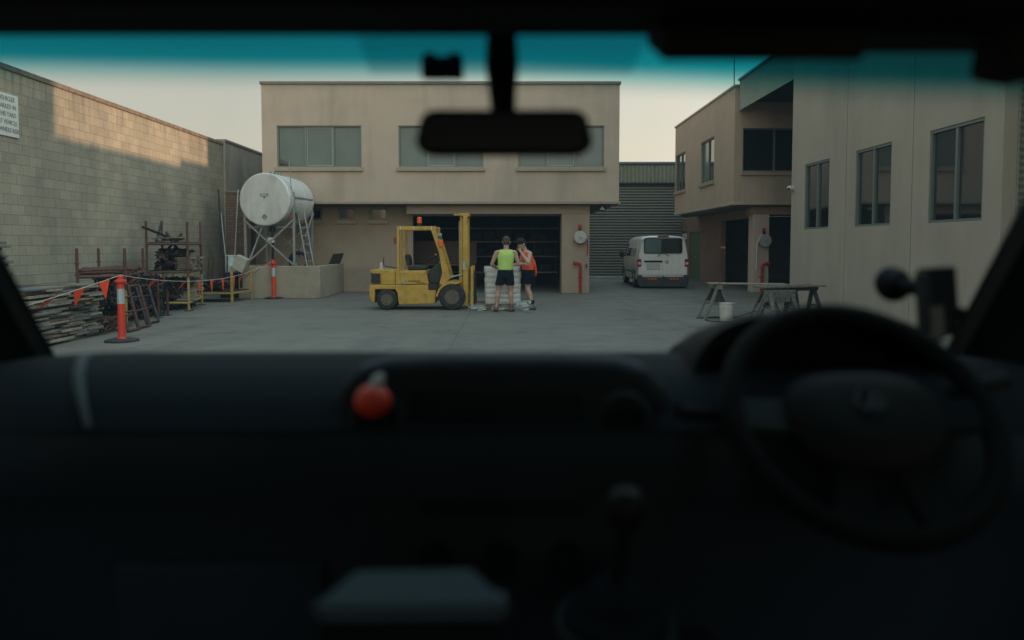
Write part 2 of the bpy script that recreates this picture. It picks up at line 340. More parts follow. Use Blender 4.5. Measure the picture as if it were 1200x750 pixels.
def ground_material():
    m = bpy.data.materials.new('yard_concrete'); m.use_nodes = True; n = m.node_tree; b = n.nodes['Principled BSDF']
    tc = n.nodes.new('ShaderNodeTexCoord'); L = n.links
    def noise(s, d=8, r=.65, vec=None):
        q = n.nodes.new('ShaderNodeTexNoise'); q.inputs['Scale'].default_value = s; q.inputs['Detail'].default_value = d; q.inputs['Roughness'].default_value = r
        L.new(vec or tc.outputs['Object'], q.inputs['Vector']); return q.outputs[0]
    def rng(x, a, b_, c, d):
        q = n.nodes.new('ShaderNodeMapRange'); q.inputs[1].default_value = a; q.inputs[2].default_value = b_; q.inputs[3].default_value = c; q.inputs[4].default_value = d; L.new(x, q.inputs[0]); return q.outputs[0]
    def mix(f, a, b_, bt='MIX'):
        q = n.nodes.new('ShaderNodeMix'); q.data_type = 'RGBA'; q.blend_type = bt
        if isinstance(f, (int,float)): q.inputs[0].default_value = f
        else: L.new(f, q.inputs[0])
        for i, x in ((6,a),(7,b_)):
            if isinstance(x, tuple): q.inputs[i].default_value = (*x,1)
            else: L.new(x, q.inputs[i])
        return q.outputs[2]
    def math_(op, a, b_=None):
        q = n.nodes.new('ShaderNodeMath'); q.operation = op
        for i, x in enumerate((a,b_)):
            if x is None: continue
            if isinstance(x, (int,float)): q.inputs[i].default_value = x
            else: L.new(x, q.inputs[i])
        return q.outputs[0]
    base = mix(rng(noise(.22), .35, .65, 0, 1), (.130,.119,.100), (.180,.165,.139))
    base = mix(rng(noise(1.6), .47, .7, 0, .75), base, (.112,.104,.091))
    mp = n.nodes.new('ShaderNodeMapping'); mp.inputs['Scale'].default_value = (.9,.12,1); mp.inputs['Rotation'].default_value = (0,0,.5); L.new(tc.outputs['Object'], mp.inputs[0])
    base = mix(rng(noise(1.0,5,.6,mp.outputs[0]), .52, .68, 0, .6), base, (.095,.09,.08))      # tyre-dark drag marks
    base = mix(rng(noise(.9,3,.5), .64, .72, 0, .55), base, (.07,.066,.06))                     # old oil spots
    # hairline cracks and curved tyre marks
    ws = n.nodes.new('ShaderNodeTexNoise'); ws.inputs['Scale'].default_value = 1.1; ws.inputs['Detail'].default_value = 5; L.new(tc.outputs['Object'], ws.inputs['Vector'])
    wm = n.nodes.new('ShaderNodeVectorMath'); wm.operation = 'MULTIPLY_ADD'; L.new(ws.outputs['Color'], wm.inputs[0]); wm.inputs[1].default_value = (.9,.9,0); L.new(tc.outputs['Object'], wm.inputs[2])
    vo = n.nodes.new('ShaderNodeTexVoronoi'); vo.feature = 'DISTANCE_TO_EDGE'; vo.inputs['Scale'].default_value = .23; L.new(wm.outputs[0], vo.inputs['Vector'])
    crk = math_('MULTIPLY', math_('LESS_THAN', vo.outputs['Distance'], .0016), rng(noise(.35,2), .48, .56, 0, .75))
    base = mix(crk, base, (.035,.034,.03))
    def ring(cx, cy, rad, wd):
        v = n.nodes.new('ShaderNodeVectorMath'); v.operation = 'DISTANCE'; L.new(tc.outputs['Object'], v.inputs[0]); v.inputs[1].default_value = (cx,cy,0)
        return math_('LESS_THAN', math_('ABSOLUTE', math_('SUBTRACT', v.outputs['Value'], rad)), wd)
    marks = math_('MAXIMUM', math_('MAXIMUM', ring(6,9,7.2,.09), ring(6,9,5.7,.09)), math_('MAXIMUM', ring(-9,22,9.5,.1), ring(-9,22,8.0,.1)))
    marks = math_('MULTIPLY', marks, rng(noise(1.3,5), .45, .65, 0, .38))
    base = mix(marks, base, (.05,.049,.046))
    base = mix(1.0, base, mix(rng(noise(60,3), .3, .7, 0, 1), (.84,.84,.84), (1.14,1.14,1.14)), 'MULTIPLY')
    sp = n.nodes.new('ShaderNodeSeparateXYZ'); L.new(tc.outputs['Object'], sp.inputs[0])
    wob = math_('MULTIPLY', math_('SUBTRACT', noise(1.5,2), .5), .03)
    def joint(x, off, per, wd):
        a = math_('ADD', math_('ADD', x, off), wob); a = math_('DIVIDE', a, per); a = math_('FRACT', a); a = math_('SUBTRACT', a, .5); a = math_('ABSOLUTE', a)
        return math_('GREATER_THAN', a, .5-wd/per)
    j = math_('MAXIMUM', joint(sp.outputs[0], .9, 4.5, .008), joint(sp.outputs[1], 1.2, 7.5, .008))
    base = mix(math_('MULTIPLY', j, .75), base, (.04,.04,.037))
    L.new(base, b.inputs['Base Color'])
    L.new(rng(noise(.9), .4, .7, .62, .88), b.inputs['Roughness'])
    bp = n.nodes.new('ShaderNodeBump'); bp.inputs['Strength'].default_value = .35; bp.inputs['Distance'].default_value = .01
    L.new(noise(70,4), bp.inputs['Height']); L.new(bp.outputs[0], b.inputs['Normal'])
    return m

# ------------------------------------------------------------------ ground
MB().box(-250,250,-250,300,-.3,0).build('ground', ground_material(), kind='structure')

# ------------------------------------------------------------------ windows (shared builder)
def window(parent, fn, u0, u1, z0, z1, panes, pane_mat, sill=True, depth=.10, bars=None, slit=None, fmat=None, frame_w=.045):
    """fn(u,z,d): wall coordinates; d>0 goes into the wall"""
    fr = MB(); fw = frame_w; fmat = fmat or FRAME
    def bx(mb, a, b, c, d, d0, d1):
        V = [fn(a,c,d0),fn(b,c,d0),fn(b,d,d0),fn(a,d,d0),fn(a,c,d1),fn(b,c,d1),fn(b,d,d1),fn(a,d,d1)]
        mb.add(V, [(0,1,2,3),(7,6,5,4),(0,4,5,1),(3,2,6,7),(0,3,7,4),(1,5,6,2)])
    e = .002
    bx(fr,u0+e,u1-e,z1-fw,z1-e,depth-.05,depth+.03); bx(fr,u0+e,u1-e,z0+e,z0+fw,depth-.05,depth+.03)
    bx(fr,u0+e,u0+fw,z0+fw,z1-fw,depth-.05,depth+.03); bx(fr,u1-fw,u1-e,z0+fw,z1-fw,depth-.05,depth+.03)
    for k in range(1,panes):
        u = u0+(u1-u0)*k/panes; bx(fr,u-fw*.6,u+fw*.6,z0+fw,z1-fw,depth-.045,depth+.03)
    F = fr.build('window', fmat, parent)
    for k in range(panes):
        a = u0+(u1-u0)*k/panes+fw*(.65 if k else 1.05); b = u0+(u1-u0)*(k+1)/panes-fw*(.65 if k < panes-1 else 1.05)
        pm = MB(); bx(pm,a,b,z0+fw+.003,z1-fw-.003,depth,depth+.012); pm.build('pane', pane_mat[k % len(pane_mat)] if isinstance(pane_mat, list) else pane_mat, F)
        if bars and k in bars:
            sm = MB(); fw2=.03
            bx(sm,a+.004,b-.004,z0+fw+.006,z0+fw+.006+fw2,depth-.02,depth-.002); bx(sm,a+.004,b-.004,z1-fw-.006-fw2,z1-fw-.006,depth-.02,depth-.002)
            bx(sm,a+.004,a+.004+fw2,z0+fw+.04,z1-fw-.04,depth-.02,depth-.002); bx(sm,b-.004-fw2,b-.004,z0+fw+.04,z1-fw-.04,depth-.02,depth-.002)
            sm.build('sash', mat('sash_pale_sage', (.30,.37,.33), .45, .2), F)
    if sill:
        sm = MB(); bx(sm,u0-.06,u1+.06,z0-.13,z0-.002,-.07,.05); sm.build('sill', SILL, F, bevel=.01)
    return F

# ------------------------------------------------------------------ the block wall on the left
LX = -9.7
bw = thing('block_wall', 'long grey concrete block wall on the left with a sunlit patch along its top', 'wall', (LX, 16, 0))
MB().box(LX-.2, LX, -6, 25.2, 0, 4.98).build('wall', CMU, bw)
MB().box(LX-.23, LX+.03, -6, 25.2, 4.98, 5.09).build('capping', mat('mortar_capping', (.19,.15,.115), .9, var=.3, scale=5, bump=.5, dirt=(.08,.06,.05), dscale=4, damt=.7), bw, bevel=.015)
rw = thing('rendered_wall', 'stained grey rendered wall between the block wall and the two-storey building', 'wall', (LX, 27.6, 0))
MB().box(LX-.2, LX+.06, 25.21, 31.5, 0, 5.12).build('wall', mat('old_grey_render', (.36,.34,.29), .92, var=.12, scale=1.5, bump=.5, dirt=(.2,.19,.165), dscale=1.1, damt=.8, streak=True), rw)
MB().box(LX-.24, LX+.1, 25.21, 31.5, 5.12, 5.2).build('capping', CAP, rw, bevel=.01)

sg = thing('parking_sign', 'white notice with grey capitals high on the block wall', 'sign', (LX, 14.45, 4.2))
MB().box(LX+.012, LX+.03, 13.98, 14.66, 3.70, 4.52).build('board', mat('sign_white', (.60,.63,.60), .5, var=.08, dirt=(.4,.4,.36), dscale=5, damt=.4), sg, bevel=.01)
for i, ln in enumerate(('VEHICLES','PARKED IN','THIS YARD','AT VEHICLE','OWNERS RISK')):
    t = text_mesh(ln, .125, lambda x,y,z,i=i: Vector((LX+.033+z, 14.33+x*.82, 4.42-i*.15+y)), .002)
    t.build('lettering', mat('sign_grey_letters', (.16,.19,.19), .6), sg)

# ------------------------------------------------------------------ two-storey building in the middle
FY = 24.0
fb = thing('workshop_building', 'tan two-storey workshop with three wide upper windows and an open roller doorway', 'building', (-2.2, FY, 0))
fX0, fX1 = -7.97, 3.62
fr_fn = lambda u,z,d: Vector((u, FY+d, z))
WZ0, WZ1 = 4.12, 5.46
wins = [(A(324.5,170,FY).x, A(423.5,170,FY).x), (A(467,170,FY).x, A(566.5,170,FY).x), (A(607,170,FY).x, A(708,170,FY).x)]
MB().panel(fX0, fX1, 3.02, 6.78, [(a,b,WZ0,WZ1) for a,b in wins], fr_fn, .25).build('upper_wall', RENDER, fb)
MB().box(fX0, fX0+.25, FY+.251, 34, 3.02, 6.78).box(fX1-.25, fX1, FY+.251, 34, 3.02, 6.78).box(fX0+.251, fX1-.251, 33.75, 34, 3.02, 6.78).build('upper_side_wall', RENDER, fb)
MB().box(fX0+.26, fX1-.26, FY+.26, 33.74, 6.4, 6.6).build('roof', CAP, fb)
MB().box(fX0-.04, fX1+.04, FY-.05, 34.04, 6.781, 6.87).build('parapet_capping', mat('capping_tan', (.27,.23,.19), .7, var=.1), fb, bevel=.008)
MB().box(fX0-.0, fX1+.05, FY-.03, FY+.26, 2.93, 3.018).box(fX1-.2,fX1+.05,FY+.262,34,2.93,3.018).build('drip_ledge', mat('ledge_render', (.36,.30,.235), .85, var=.06), fb, bevel=.01)
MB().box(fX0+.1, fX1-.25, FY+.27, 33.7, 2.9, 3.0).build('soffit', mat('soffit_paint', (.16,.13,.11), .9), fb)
for i,(a,b) in enumerate(wins):
    wf = window(fb, fr_fn, a, b, WZ0, WZ1, 3, PANE_BLIND, bars=[1])
    if i == 0: MB().prism([(a+.06,WZ0+.06),(a+.42,WZ0+.06),(a+.38,WZ0+.13),(a+.06,WZ0+.30)], FY+.092, FY+.098).build('dark_pane_corner', PANE_DARK, wf)  # dark wedge in the lower left corner of the first window
# ground floor, set back under the upper storey
GY = 25.1
gfn = lambda u,z,d: Vector((u, GY+d, z))
oX0, oX1 = A(484,300,GY).x, A(668,300,GY).x
smallw = [(A(359,240,GY).x, A(377,240,GY).x), (A(396,240,GY).x, A(416,240,GY).x), (A(433,240,GY).x, A(453.5,240,GY).x)]
swz = (A(400,258,GY).z, 2.86)
beamz = A(500,253,GY).z
colx0, colx1 = 1.78, 2.70
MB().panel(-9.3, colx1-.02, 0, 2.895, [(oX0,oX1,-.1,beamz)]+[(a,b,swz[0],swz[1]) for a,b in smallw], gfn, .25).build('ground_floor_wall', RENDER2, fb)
MB().box(fX0, oX0-.002, GY-.05, GY-.003, 0, .82).build('plinth', mat('plinth_render', (.34,.27,.205), .85, var=.06, dirt=(.2,.17,.14), dscale=1.2, damt=.5), fb, bevel=.01)
for a,b in smallw:
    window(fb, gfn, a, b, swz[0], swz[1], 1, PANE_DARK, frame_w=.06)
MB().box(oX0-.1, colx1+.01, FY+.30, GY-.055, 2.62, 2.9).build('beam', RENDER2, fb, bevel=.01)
MB().box(colx0, colx1, FY+.26, GY-.06, 0, 2.618).build('column', mat('column_render', (.40,.31,.23), .88, var=.06, bump=.4, dirt=(.24,.2,.16), dscale=1.5, damt=.4), fb, bevel=.012)
# workshop interior
IY = 33.0
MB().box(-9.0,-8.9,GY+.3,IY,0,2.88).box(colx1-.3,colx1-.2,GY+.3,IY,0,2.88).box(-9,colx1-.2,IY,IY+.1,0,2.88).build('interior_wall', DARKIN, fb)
MB().box(oX1-.02, oX1+.0, GY+.251, GY+2.4, 0.0, 2.7).build('door_reveal', mat('reveal_pink_brown', (.17,.115,.09), .9), fb)
MB().box(-8.8, colx1-.35, GY+.25, GY+.5, beamz+.02, 2.88).build('roller_drum', ROLL, fb)
rack = thing('storage_rack', 'dark steel shelving holding stock inside the open doorway', 'shelving', (-2.2, 30.5, 0))
mbp = MB(); mbs = MB()
for x in (-4.9,-3.4,-1.9,-.4,1.1,2.0):
    for y in (30.2,31.1): MB().box(x-.03,x+.03,y-.03,y+.03,0,2.5).build('upright', BLACKM, rack)
for z in (.5,1.15,1.75,2.3): mbs.box(-4.95,2.05,30.12,30.2,z-.05,z); mbs.box(-4.95,2.05,30.2,31.1,z-.02,z-.001)
mbs.build('shelf', mat('shelf_grey', (.45,.42,.38), .6), rack)
rnd = random.Random(3)
for z in (.5,1.15,1.75):
    x = -4.7
    while x < 1.6:
        w_ = rnd.uniform(.3,.75); h_ = rnd.uniform(.2,.48)
        if rnd.random() < .8:
            o = MB().box(x,x+w_,30.3,30.9,z+.003,z+h_).build('stock_box', mat('stock_box_%d'%rnd.randint(0,2), rnd.choice([(.1,.07,.05),(.06,.07,.08),(.14,.13,.11)]), .8), bevel=.015)
            tag(o, 'dim box standing on the dark shelving inside the open doorway', 'box', 'boxes on the shelving in the doorway')
        x += w_+rnd.uniform(.05,.2)
bench = thing('workbench', 'long low bench with a pale back board seen behind the forklift in the doorway', 'workbench', (-2.9, 27.8, 0))
MB().box(-3.7,-1.2,27.4,28.2,.82,.9).build('top', TIMBER[1], bench, bevel=.01)
for x in (-3.6,-1.3):
    for y in (27.5,28.1): MB().box(x-.05,x+.05,y-.05,y+.05,0,.818).build('leg', TIMBER[2], bench)
MB().box(-3.7,-1.2,28.205,28.24,.82,1.75).build('back_board', mat('faded_board', (.22,.17,.14), .8, var=.15), bench)

# floodlight under the overhang
fl = thing('floodlight', 'small square floodlight under the right corner of the overhang', 'lamp', (A(706,243,FY+.4).x, FY+.4, 2.9))
fx, fz = A(706,243,FY+.4).x, A(706,243,FY+.4).z
MB().box(fx-.12,fx+.12,FY+.42,FY+.5,fz-.1,fz+.1).build('housing', BLACKM, fl, bevel=.01)
MB().prism([(fx-.09,fz-.08),(fx+.09,fz-.08),(fx,fz+.04)], FY+.40, FY+.418).build('reflector', mat('reflector_white', (.75,.77,.75), .3), fl)
MB().box(fx-.02,fx+.02,FY+.44,FY+.48,fz+.1,2.898).build('bracket', BLACKM, fl)

# hose reel, red hydrant pipe and little fittings (used on both columns)
def hose_reel(px, py, Y, label, tail=False):
    c = A(px, py, Y); t = thing('hose_reel', label, 'hose reel', (c.x, Y, c.z), group='hose reels on the door columns')
    MB().lathe((c.x,Y-.04,c.z),(0,-1,0),[(0,.21),(.02,.215),(.04,.2),(.05,.1),(.12,.1),(.13,.2),(.15,.215),(.17,.2),(.172,.05),(.19,.04),(.19,0)],28).build('drum', mat('reel_grey', (.42,.43,.41), .45, .3), t, smooth=30)
    MB().torus((c.x,Y-.12,c.z),(0,1,0),.135,.022,30,8).build('hose', RUBBER, t, smooth=True)
    MB().box(c.x-.03,c.x+.03,Y-.06,Y-.005,c.z-.05,c.z+.30).build('bracket', BLACKM, t)
    MB().box(c.x-.05,c.x+.05,Y-.05,Y-.006,c.z+.26,c.z+.42).build('tag', REDP, t, bevel=.01)
    s = -1 if tail else 1
    MB().path([(c.x+s*.2,Y-.12,c.z+.03),(c.x+s*.24,Y-.1,c.z-.15),(c.x+s*.245,Y-.08,c.z-(.95 if tail else .55)),(c.x+s*.22,Y-.08,c.z-(1.0 if tail else .6))], .028 if tail else .016).build('hose_tail', WHITEPL if tail else REDP, t, smooth=True)
    return t
hose_reel(679.5, 278, FY+.255, 'round grey hose reel on the column right of the two workers')
def pipe(px, y0, px2, Y, label):
    c = A(px, 300, Y); z1 = A(px, y0, Y).z; x2 = A(px2, y0, Y).x
    t = thing('hydrant_pipe', label, 'pipe', (c.x, Y, 0), group='red hydrant pipes on the door columns')
    sx = 1 if x2 > c.x else -1
    MB().path([(c.x,Y-.09,0),(c.x,Y-.09,z1-.1),(c.x+sx*.03,Y-.09,z1-.03),(c.x+sx*.09,Y-.09,z1),(x2,Y-.09,z1)], .042, 14).build('pipe', REDP, t, smooth=True)
    MB().lathe((x2,Y-.09,z1),(sx,0,0),[(-.02,.05),(-.02,.065),(.04,.065),(.04,.05),(.06,.04),(.06,0)],16).build('valve', REDP, t, smooth=30)
    MB().box(c.x-.06,c.x+.06,Y-.09,Y-.004,.5,.54).build('clamp', BLACKM, t)
pipe(680, 308, 673.5, FY+.255, 'red pipe bending left at its top on the column beside the workers')
tp = thing('wall_tap', 'small dark tap low on the column edge beside the red pipe', 'tap', A(687,311,FY+.2))
c = A(687,311,FY+.25)
MB().tube((c.x,c.y,c.z),(c.x,c.y-.1,c.z),.02).tube((c.x,c.y-.08,c.z+.03),(c.x,c.y-.08,c.z-.09),.018).build('body', BLACKM, tp, smooth=True)
MB().torus((c.x,c.y-.08,c.z+.05),(0,0,1),.035,.008,16,6).build('handwheel', BLACKM, tp, smooth=True)

# ------------------------------------------------------------------ roller-door shed at the end of the lane
DY = 36.2
rd = thing('roller_door_shed', 'dark green shed with a full-height ribbed roller door at the end of the lane', 'shed', (5.6, DY, 0))
ztop = A(750,190,DY).z; zf = A(750,216,DY).z
def corr(mb, u0, u1, z0, z1, fn, pitch=.1, amp=.018, vertical=True):
    if vertical:
        n = int((u1-u0)/pitch*4); us = [u0+(u1-u0)*i/n for i in range(n+1)]
        vs = []
        for i,u in enumerate(us):
            d = amp*math.sin(i*math.pi/2)
            vs += [fn(u,z0,d), fn(u,z1,d)]
        mb.add(vs, [(2*i,2*i+2,2*i+3,2*i+1) for i in range(n)])
    else:
        n = int((z1-z0)/pitch*4); vs = []
        for i in range(n+1):
            z = z0+(z1-z0)*i/n; d = amp*math.sin(i*math.pi/2); vs += [fn(u0,z,d), fn(u1,z,d)]
        mb.add(vs, [(2*i,2*i+1,2*i+3,2*i+2) for i in range(n)])
    return mb
dfn = lambda u,z,d: Vector((u, DY+d, z))
corr(MB(), 2.9, 9.4, .06, zf, lambda u,z,d: Vector((u, DY+d, z)), .135, .016, False).build('roller_door', ROLL, rd, smooth=20)
MB().box(2.9,9.4,DY-.03,DY+.05,0,.058).build('bottom_rail', mat('rail_pale', (.5,.5,.46), .5), rd)
corr(MB(), 2.9, 9.4, zf+.08, ztop-.1, lambda u,z,d: Vector((u, DY-.06+d, z)), .19, .02).build('cladding', FASC, rd, smooth=20)
MB().box(2.9,9.4,DY-.1,DY+.1,zf-.01,zf+.07).build('lintel', BLACKM, rd)
MB().box(2.85,9.45,DY-.16,DY+.1,ztop-.1,ztop).build('gutter', mat('blue_grey_gutter', (.12,.17,.24), .4, .3), rd, bevel=.01)
MB().box(2.95,9.35,DY+.1,44,.0,ztop-.05).build('body', FASC, rd)

# ------------------------------------------------------------------ far right two-storey building
BX, BY = 7.5, 24.5
rb = thing('office_building', 'tan two-storey building on the right with side windows and dark ground-floor bays', 'building', (8.5, 28, 0))
sfn = lambda u,z,d: Vector((BX+d, u, z))          # side face, u runs away from the camera
b_f = lambda u,z,d: Vector((u, BY+d, z))          # face towards the camera
def ysurf(px): return 860*BX/(px-595)
sw = [(ysurf(801.6), ysurf(790.5)), (ysurf(835), ysurf(819.5))]
szz = []
for (px0,px1,t0,b0) in ((790.5,801.6,182,222),(819.5,835,165,213)):
    Y_ = ysurf(px0); szz.append((A(px0,b0,Y_).z, A(px0,t0+1,Y_).z))
MB().panel(BY, 33.1, 3.02, 6.80, [(sw[i][0],sw[i][1],3.95,5.55) for i in range(2)], sfn, .25).build('side_upper_wall', mat('pinker_render', (.52,.39,.285), .9, var=.05, scale=1.5, bump=.4, dirt=(.28,.21,.16), dscale=.6, damt=.3, streak=True), rb)
bwx = (A(870.5,170,BY).x, A(932,170,BY).x+.4)
bwz = (A(870,201,BY).z, A(870,150,BY).z)
MB().panel(BX+.251, 16, 3.02, 6.80, [(bwx[0],bwx[1],bwz[0],bwz[1])], b_f, .25).build('front_upper_wall', RENDER, rb)
MB().box(BX-.04,16,BY-.05,33.14,6.801,6.88).build('parapet_capping', mat('capping_pale', (.36,.33,.28), .7), rb, bevel=.01)
MB().box(BX-.03,16,BY-.03,BY+.24,2.93,3.018).box(BX-.03,BX+.24,BY+.241,33.1,2.93,3.018).build('drip_ledge', RENDER, rb, bevel=.01)
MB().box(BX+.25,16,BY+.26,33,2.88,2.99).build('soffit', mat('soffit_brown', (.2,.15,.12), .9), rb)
MB().box(BX+.26,16,BY+.27,33.0,6.3,6.5).box(BX+.26,16,32.85,33.1,3.02,6.3).build('roof', CAP, rb)
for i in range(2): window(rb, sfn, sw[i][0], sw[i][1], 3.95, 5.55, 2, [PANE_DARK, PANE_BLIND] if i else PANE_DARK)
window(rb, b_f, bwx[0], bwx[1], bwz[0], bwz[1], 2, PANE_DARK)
GX = 8.55
hfn = lambda u,z,d: Vector((GX+d, u, z))
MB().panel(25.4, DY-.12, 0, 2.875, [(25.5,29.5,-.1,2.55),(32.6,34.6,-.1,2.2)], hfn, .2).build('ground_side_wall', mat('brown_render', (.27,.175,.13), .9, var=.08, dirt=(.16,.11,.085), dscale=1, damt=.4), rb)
dr = MB().box(GX+.06,GX+.11,32.62,34.58,0.01,2.19).build('door', mat('dull_green_door', (.11,.15,.09), .6, var=.1), rb)
MB().tube((GX+.06,33.5,1.05),(GX+.02,33.5,1.05),.015).tube((GX+.02,33.5,1.05),(GX+.02,33.65,1.05),.012).build('handle', STEEL_GALV, dr, smooth=True)
cX0, cX1 = A(882,300,BY).x, A(904,300,BY).x
MB().box(cX0+.09,cX1,BY+.245,BY+.75,0,2.62).build('column', RENDER, rb, bevel=.012)
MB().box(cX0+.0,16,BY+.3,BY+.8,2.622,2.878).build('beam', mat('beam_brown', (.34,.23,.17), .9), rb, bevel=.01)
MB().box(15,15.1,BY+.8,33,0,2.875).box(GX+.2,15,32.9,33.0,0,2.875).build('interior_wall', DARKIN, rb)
MB().box(12.2,16,BY+.27,BY+.29,0,2.6).box(15.8,16,BY+.27,32.8,3.02,6.3).box(15.8,16,BY+.81,32.8,0,2.87).build('back_wall', RENDER, rb)
hose_reel(894.5, 282, BY+.24, 'round grey hose reel with a pale hose tail on the far right column', tail=True)
pipe(892, 309, 899, BY+.24, 'red pipe bending right at its top on the far right column')
wsn = thing('wall_plate', 'small pale plate on the brown wall right of the white van', 'sign', (GX-.02, 35.4, 2.0))
MB().box(GX-.03,GX-.004,35.0,35.9,1.86,2.14).build('plate', WHITEPL, wsn, bevel=.01)
for y_ in (35.1,35.7): MB().box(GX-.04,GX-.004,y_,y_+.1,2.15,2.26).build('hook', BLACKM, wsn)
am = thing('antenna', 'thin dark mast standing on the roof corner of the right building', 'mast', (BX+.12, BY+.5, 6.88))
MB().tube((BX+.12,BY+.5,6.88),(BX+.10,BY+.5,8.6),.018,.012).build('rod', BLACKM, am, smooth=True)
MB().lathe((BX+.12,BY+.5,6.88),(0,0,1),[(0,.07),(.02,.07),(.03,.03),(.09,.025),(.09,0)],14).build('foot', BLACKM, am, smooth=30)

# green steel awning between that building and the tall wall
aw = thing('steel_awning', 'green corrugated fascia and roof bridging the gap beside the right building', 'awning', (7.7, 22, 6))
WN = 19.5     # far end of the tall wall
corr(MB(), WN-.3, BY-.06, 6.02, 6.98, lambda u,z,d: Vector((7.63+d, u, z)), .19, .022).build('fascia', mat('sage_corrugated', (.27,.32,.26), .5, .2, var=.08, dirt=(.18,.21,.17), dscale=1, damt=.3), aw, smooth=20)
MB().box(7.57,7.7,WN+.01,BY-.06,6.98,7.05).build('flashing', mat('blue_flashing', (.16,.22,.26), .4, .3), aw)
MB().box(7.66,15,WN+.01,BY-.06,6.3,6.96).build('roof', BLACKM, aw)
MB().box(14.6,14.8,WN+.01,BY-.06,0,6.29).build('end_wall', DARKIN, aw)
for x_ in (9.6,12): MB().box(x_-.05,x_+.05,WN+.02,BY-.07,6.12,6.298).build('purlin', BLACKM, aw)

# ------------------------------------------------------------------ tall precast wall building on the right
WX = 7.5; WS = 11.2; HT = 10.4
tb = thing('precast_building', 'tall cream concrete-panel building on the right with three two-pane windows', 'building', (WX, 15, 0))
tfn = lambda u,z,d: Vector((WX+d, u, z))
def yw(px): return 860*WX/(px-595)
tw = [(yw(969.6), yw(941)), (yw(1041.5), yw(1000)), (yw(1148.5), yw(1085.5))]
tz0, tz1 = 1.985, 3.615
joints = [yw(989), yw(1066)]
edges = [WS, joints[1], joints[0], WN]
for i in range(3):
    a, b = edges[i]+(.011 if i else 0), edges[i+1]-(.011 if i < 2 else 0)
    MB().panel(a, b, 0, HT, [(q[0],q[1],tz0,tz1) for q in tw if a < q[0] < b], tfn, .22).build('wall_panel', PRECAST, tb, bevel=.006)
MB().box(WX+.03,WX+.1,joints[1]-.02,joints[1]+.02,0,HT-.01).box(WX+.03,WX+.1,joints[0]-.02,joints[0]+.02,0,HT-.01).build('joint_sealant', mat('sealant_grey', (.12,.11,.1), .8), tb)
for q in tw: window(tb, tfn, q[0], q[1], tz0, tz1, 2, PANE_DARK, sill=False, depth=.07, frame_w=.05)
sills = MB()
for q in tw: sills.box(WX-.025,WX+.06,q[0]-.03,q[1]+.03,tz0-.045,tz0-.002)
MB().box(WX+.225, 20, WN-.22, WN, 0, HT-.01).box(WX+.225,20,WS,WS+.22,0,HT-.01).box(19.78,20,WS+.221,WN-.221,0,HT-.01).build('side_wall', PRECAST, tb)
MB().box(WX+.225,19.77,WS+.225,WN-.225,HT-.4,HT-.2).build('roof', CAP, tb)
MB().box(WX-.03,20.03,WS-.03,WN+.03,HT+.001,HT+.08).build('parapet_capping', CAP, tb)
MB().box(WX+.25,19.7,WS+.25,WN-.25,0,.02).build('floor_slab', DARKIN, tb)
MB().box(WX+3.9,WX+4,WS+.25,WN-.25,0.02,4).build('room_wall', DARKIN, tb)

cm = thing('security_camera', 'tiny white camera on the far edge of the tall cream wall', 'camera', (WX-.02, WN-.15, 3.6))
c = Vector((WX-.02, WN-.12, A(924,221,WN).z))
MB().box(WX-.03,WX-.002,WN-.2,WN-.05,c.z-.06,c.z+.06).build('mount', WHITEPL, cm, bevel=.01)
MB().ball((WX-.09,WN-.12,c.z),.07).build('dome', WHITEPL, cm, smooth=True)
MB().ball((WX-.13,WN-.16,c.z-.02),.035).build('lens', BLACKP, cm, smooth=True)

# shed, roof line shaped for the sun patch; unseen wall added for shade
ns = thing('ribbed_steel_shed', 'dark ribbed steel shed at the right edge beyond the tall cream building', 'shed', (10, 7, 0))
corr(MB(), 2.9, WS-.01, .0, 6.9, lambda u,z,d: Vector((WX+.25+d, u, z)), .11, .012, False).build('wall', FASC, ns, smooth=20)
MB().box(WX+.29,16,2.9,WS-.02,0,6.85).build('body', FASC, ns)
MB().box(WX+.24,WX+.5,2.9,WS-.02,6.88,6.98).build('gutter', CAP, ns)
MB().box(WX+.3,WX+.7,WS-2.2,WS-.03,6.98,7.2).build('roof_vent', CAP, ns)
nb = thing('sun_blocker_wall', 'unseen tall plain wall added on the right to shade the near block wall', 'wall', (8, -1, 0))
MB().box(WX+.3,WX+.6,-7,2.75,0,9.8).build('wall', PRECAST, nb)  # unseen, added to cut off the near end of the sunlit patch
# ------------------------------------------------------------------ bund wall and fuel tank
bu = thing('bund_wall', 'low tan rendered wall enclosing the foot of the tank stand', 'wall', (-6.8, 22, 0))
BFX0, BFX1, BFY, BH = -8.05, -5.6, 21.9, .97
BUND = mat('bund_render', (.36,.31,.235), .9, var=.08, bump=.5, scale=2, dirt=(.17,.15,.12), dscale=1.2, damt=.6)
MB().prism([(BFX0,BFY),(BFX1,BFY),(BFX1,GY-.06),(BFX1-.16,GY-.06),(BFX1-.16,BFY+.16),(BFX0+.16,BFY+.16),(BFX0+.16,GY-.06),(BFX0,GY-.06)], 0, BH, 'z').build('wall', BUND, bu, bevel=.02)
MB().box(BFX0+.17,BFX1-.17,BFY+.17,GY-.07,0.002,.08).build('floor_slab', BUND, bu)

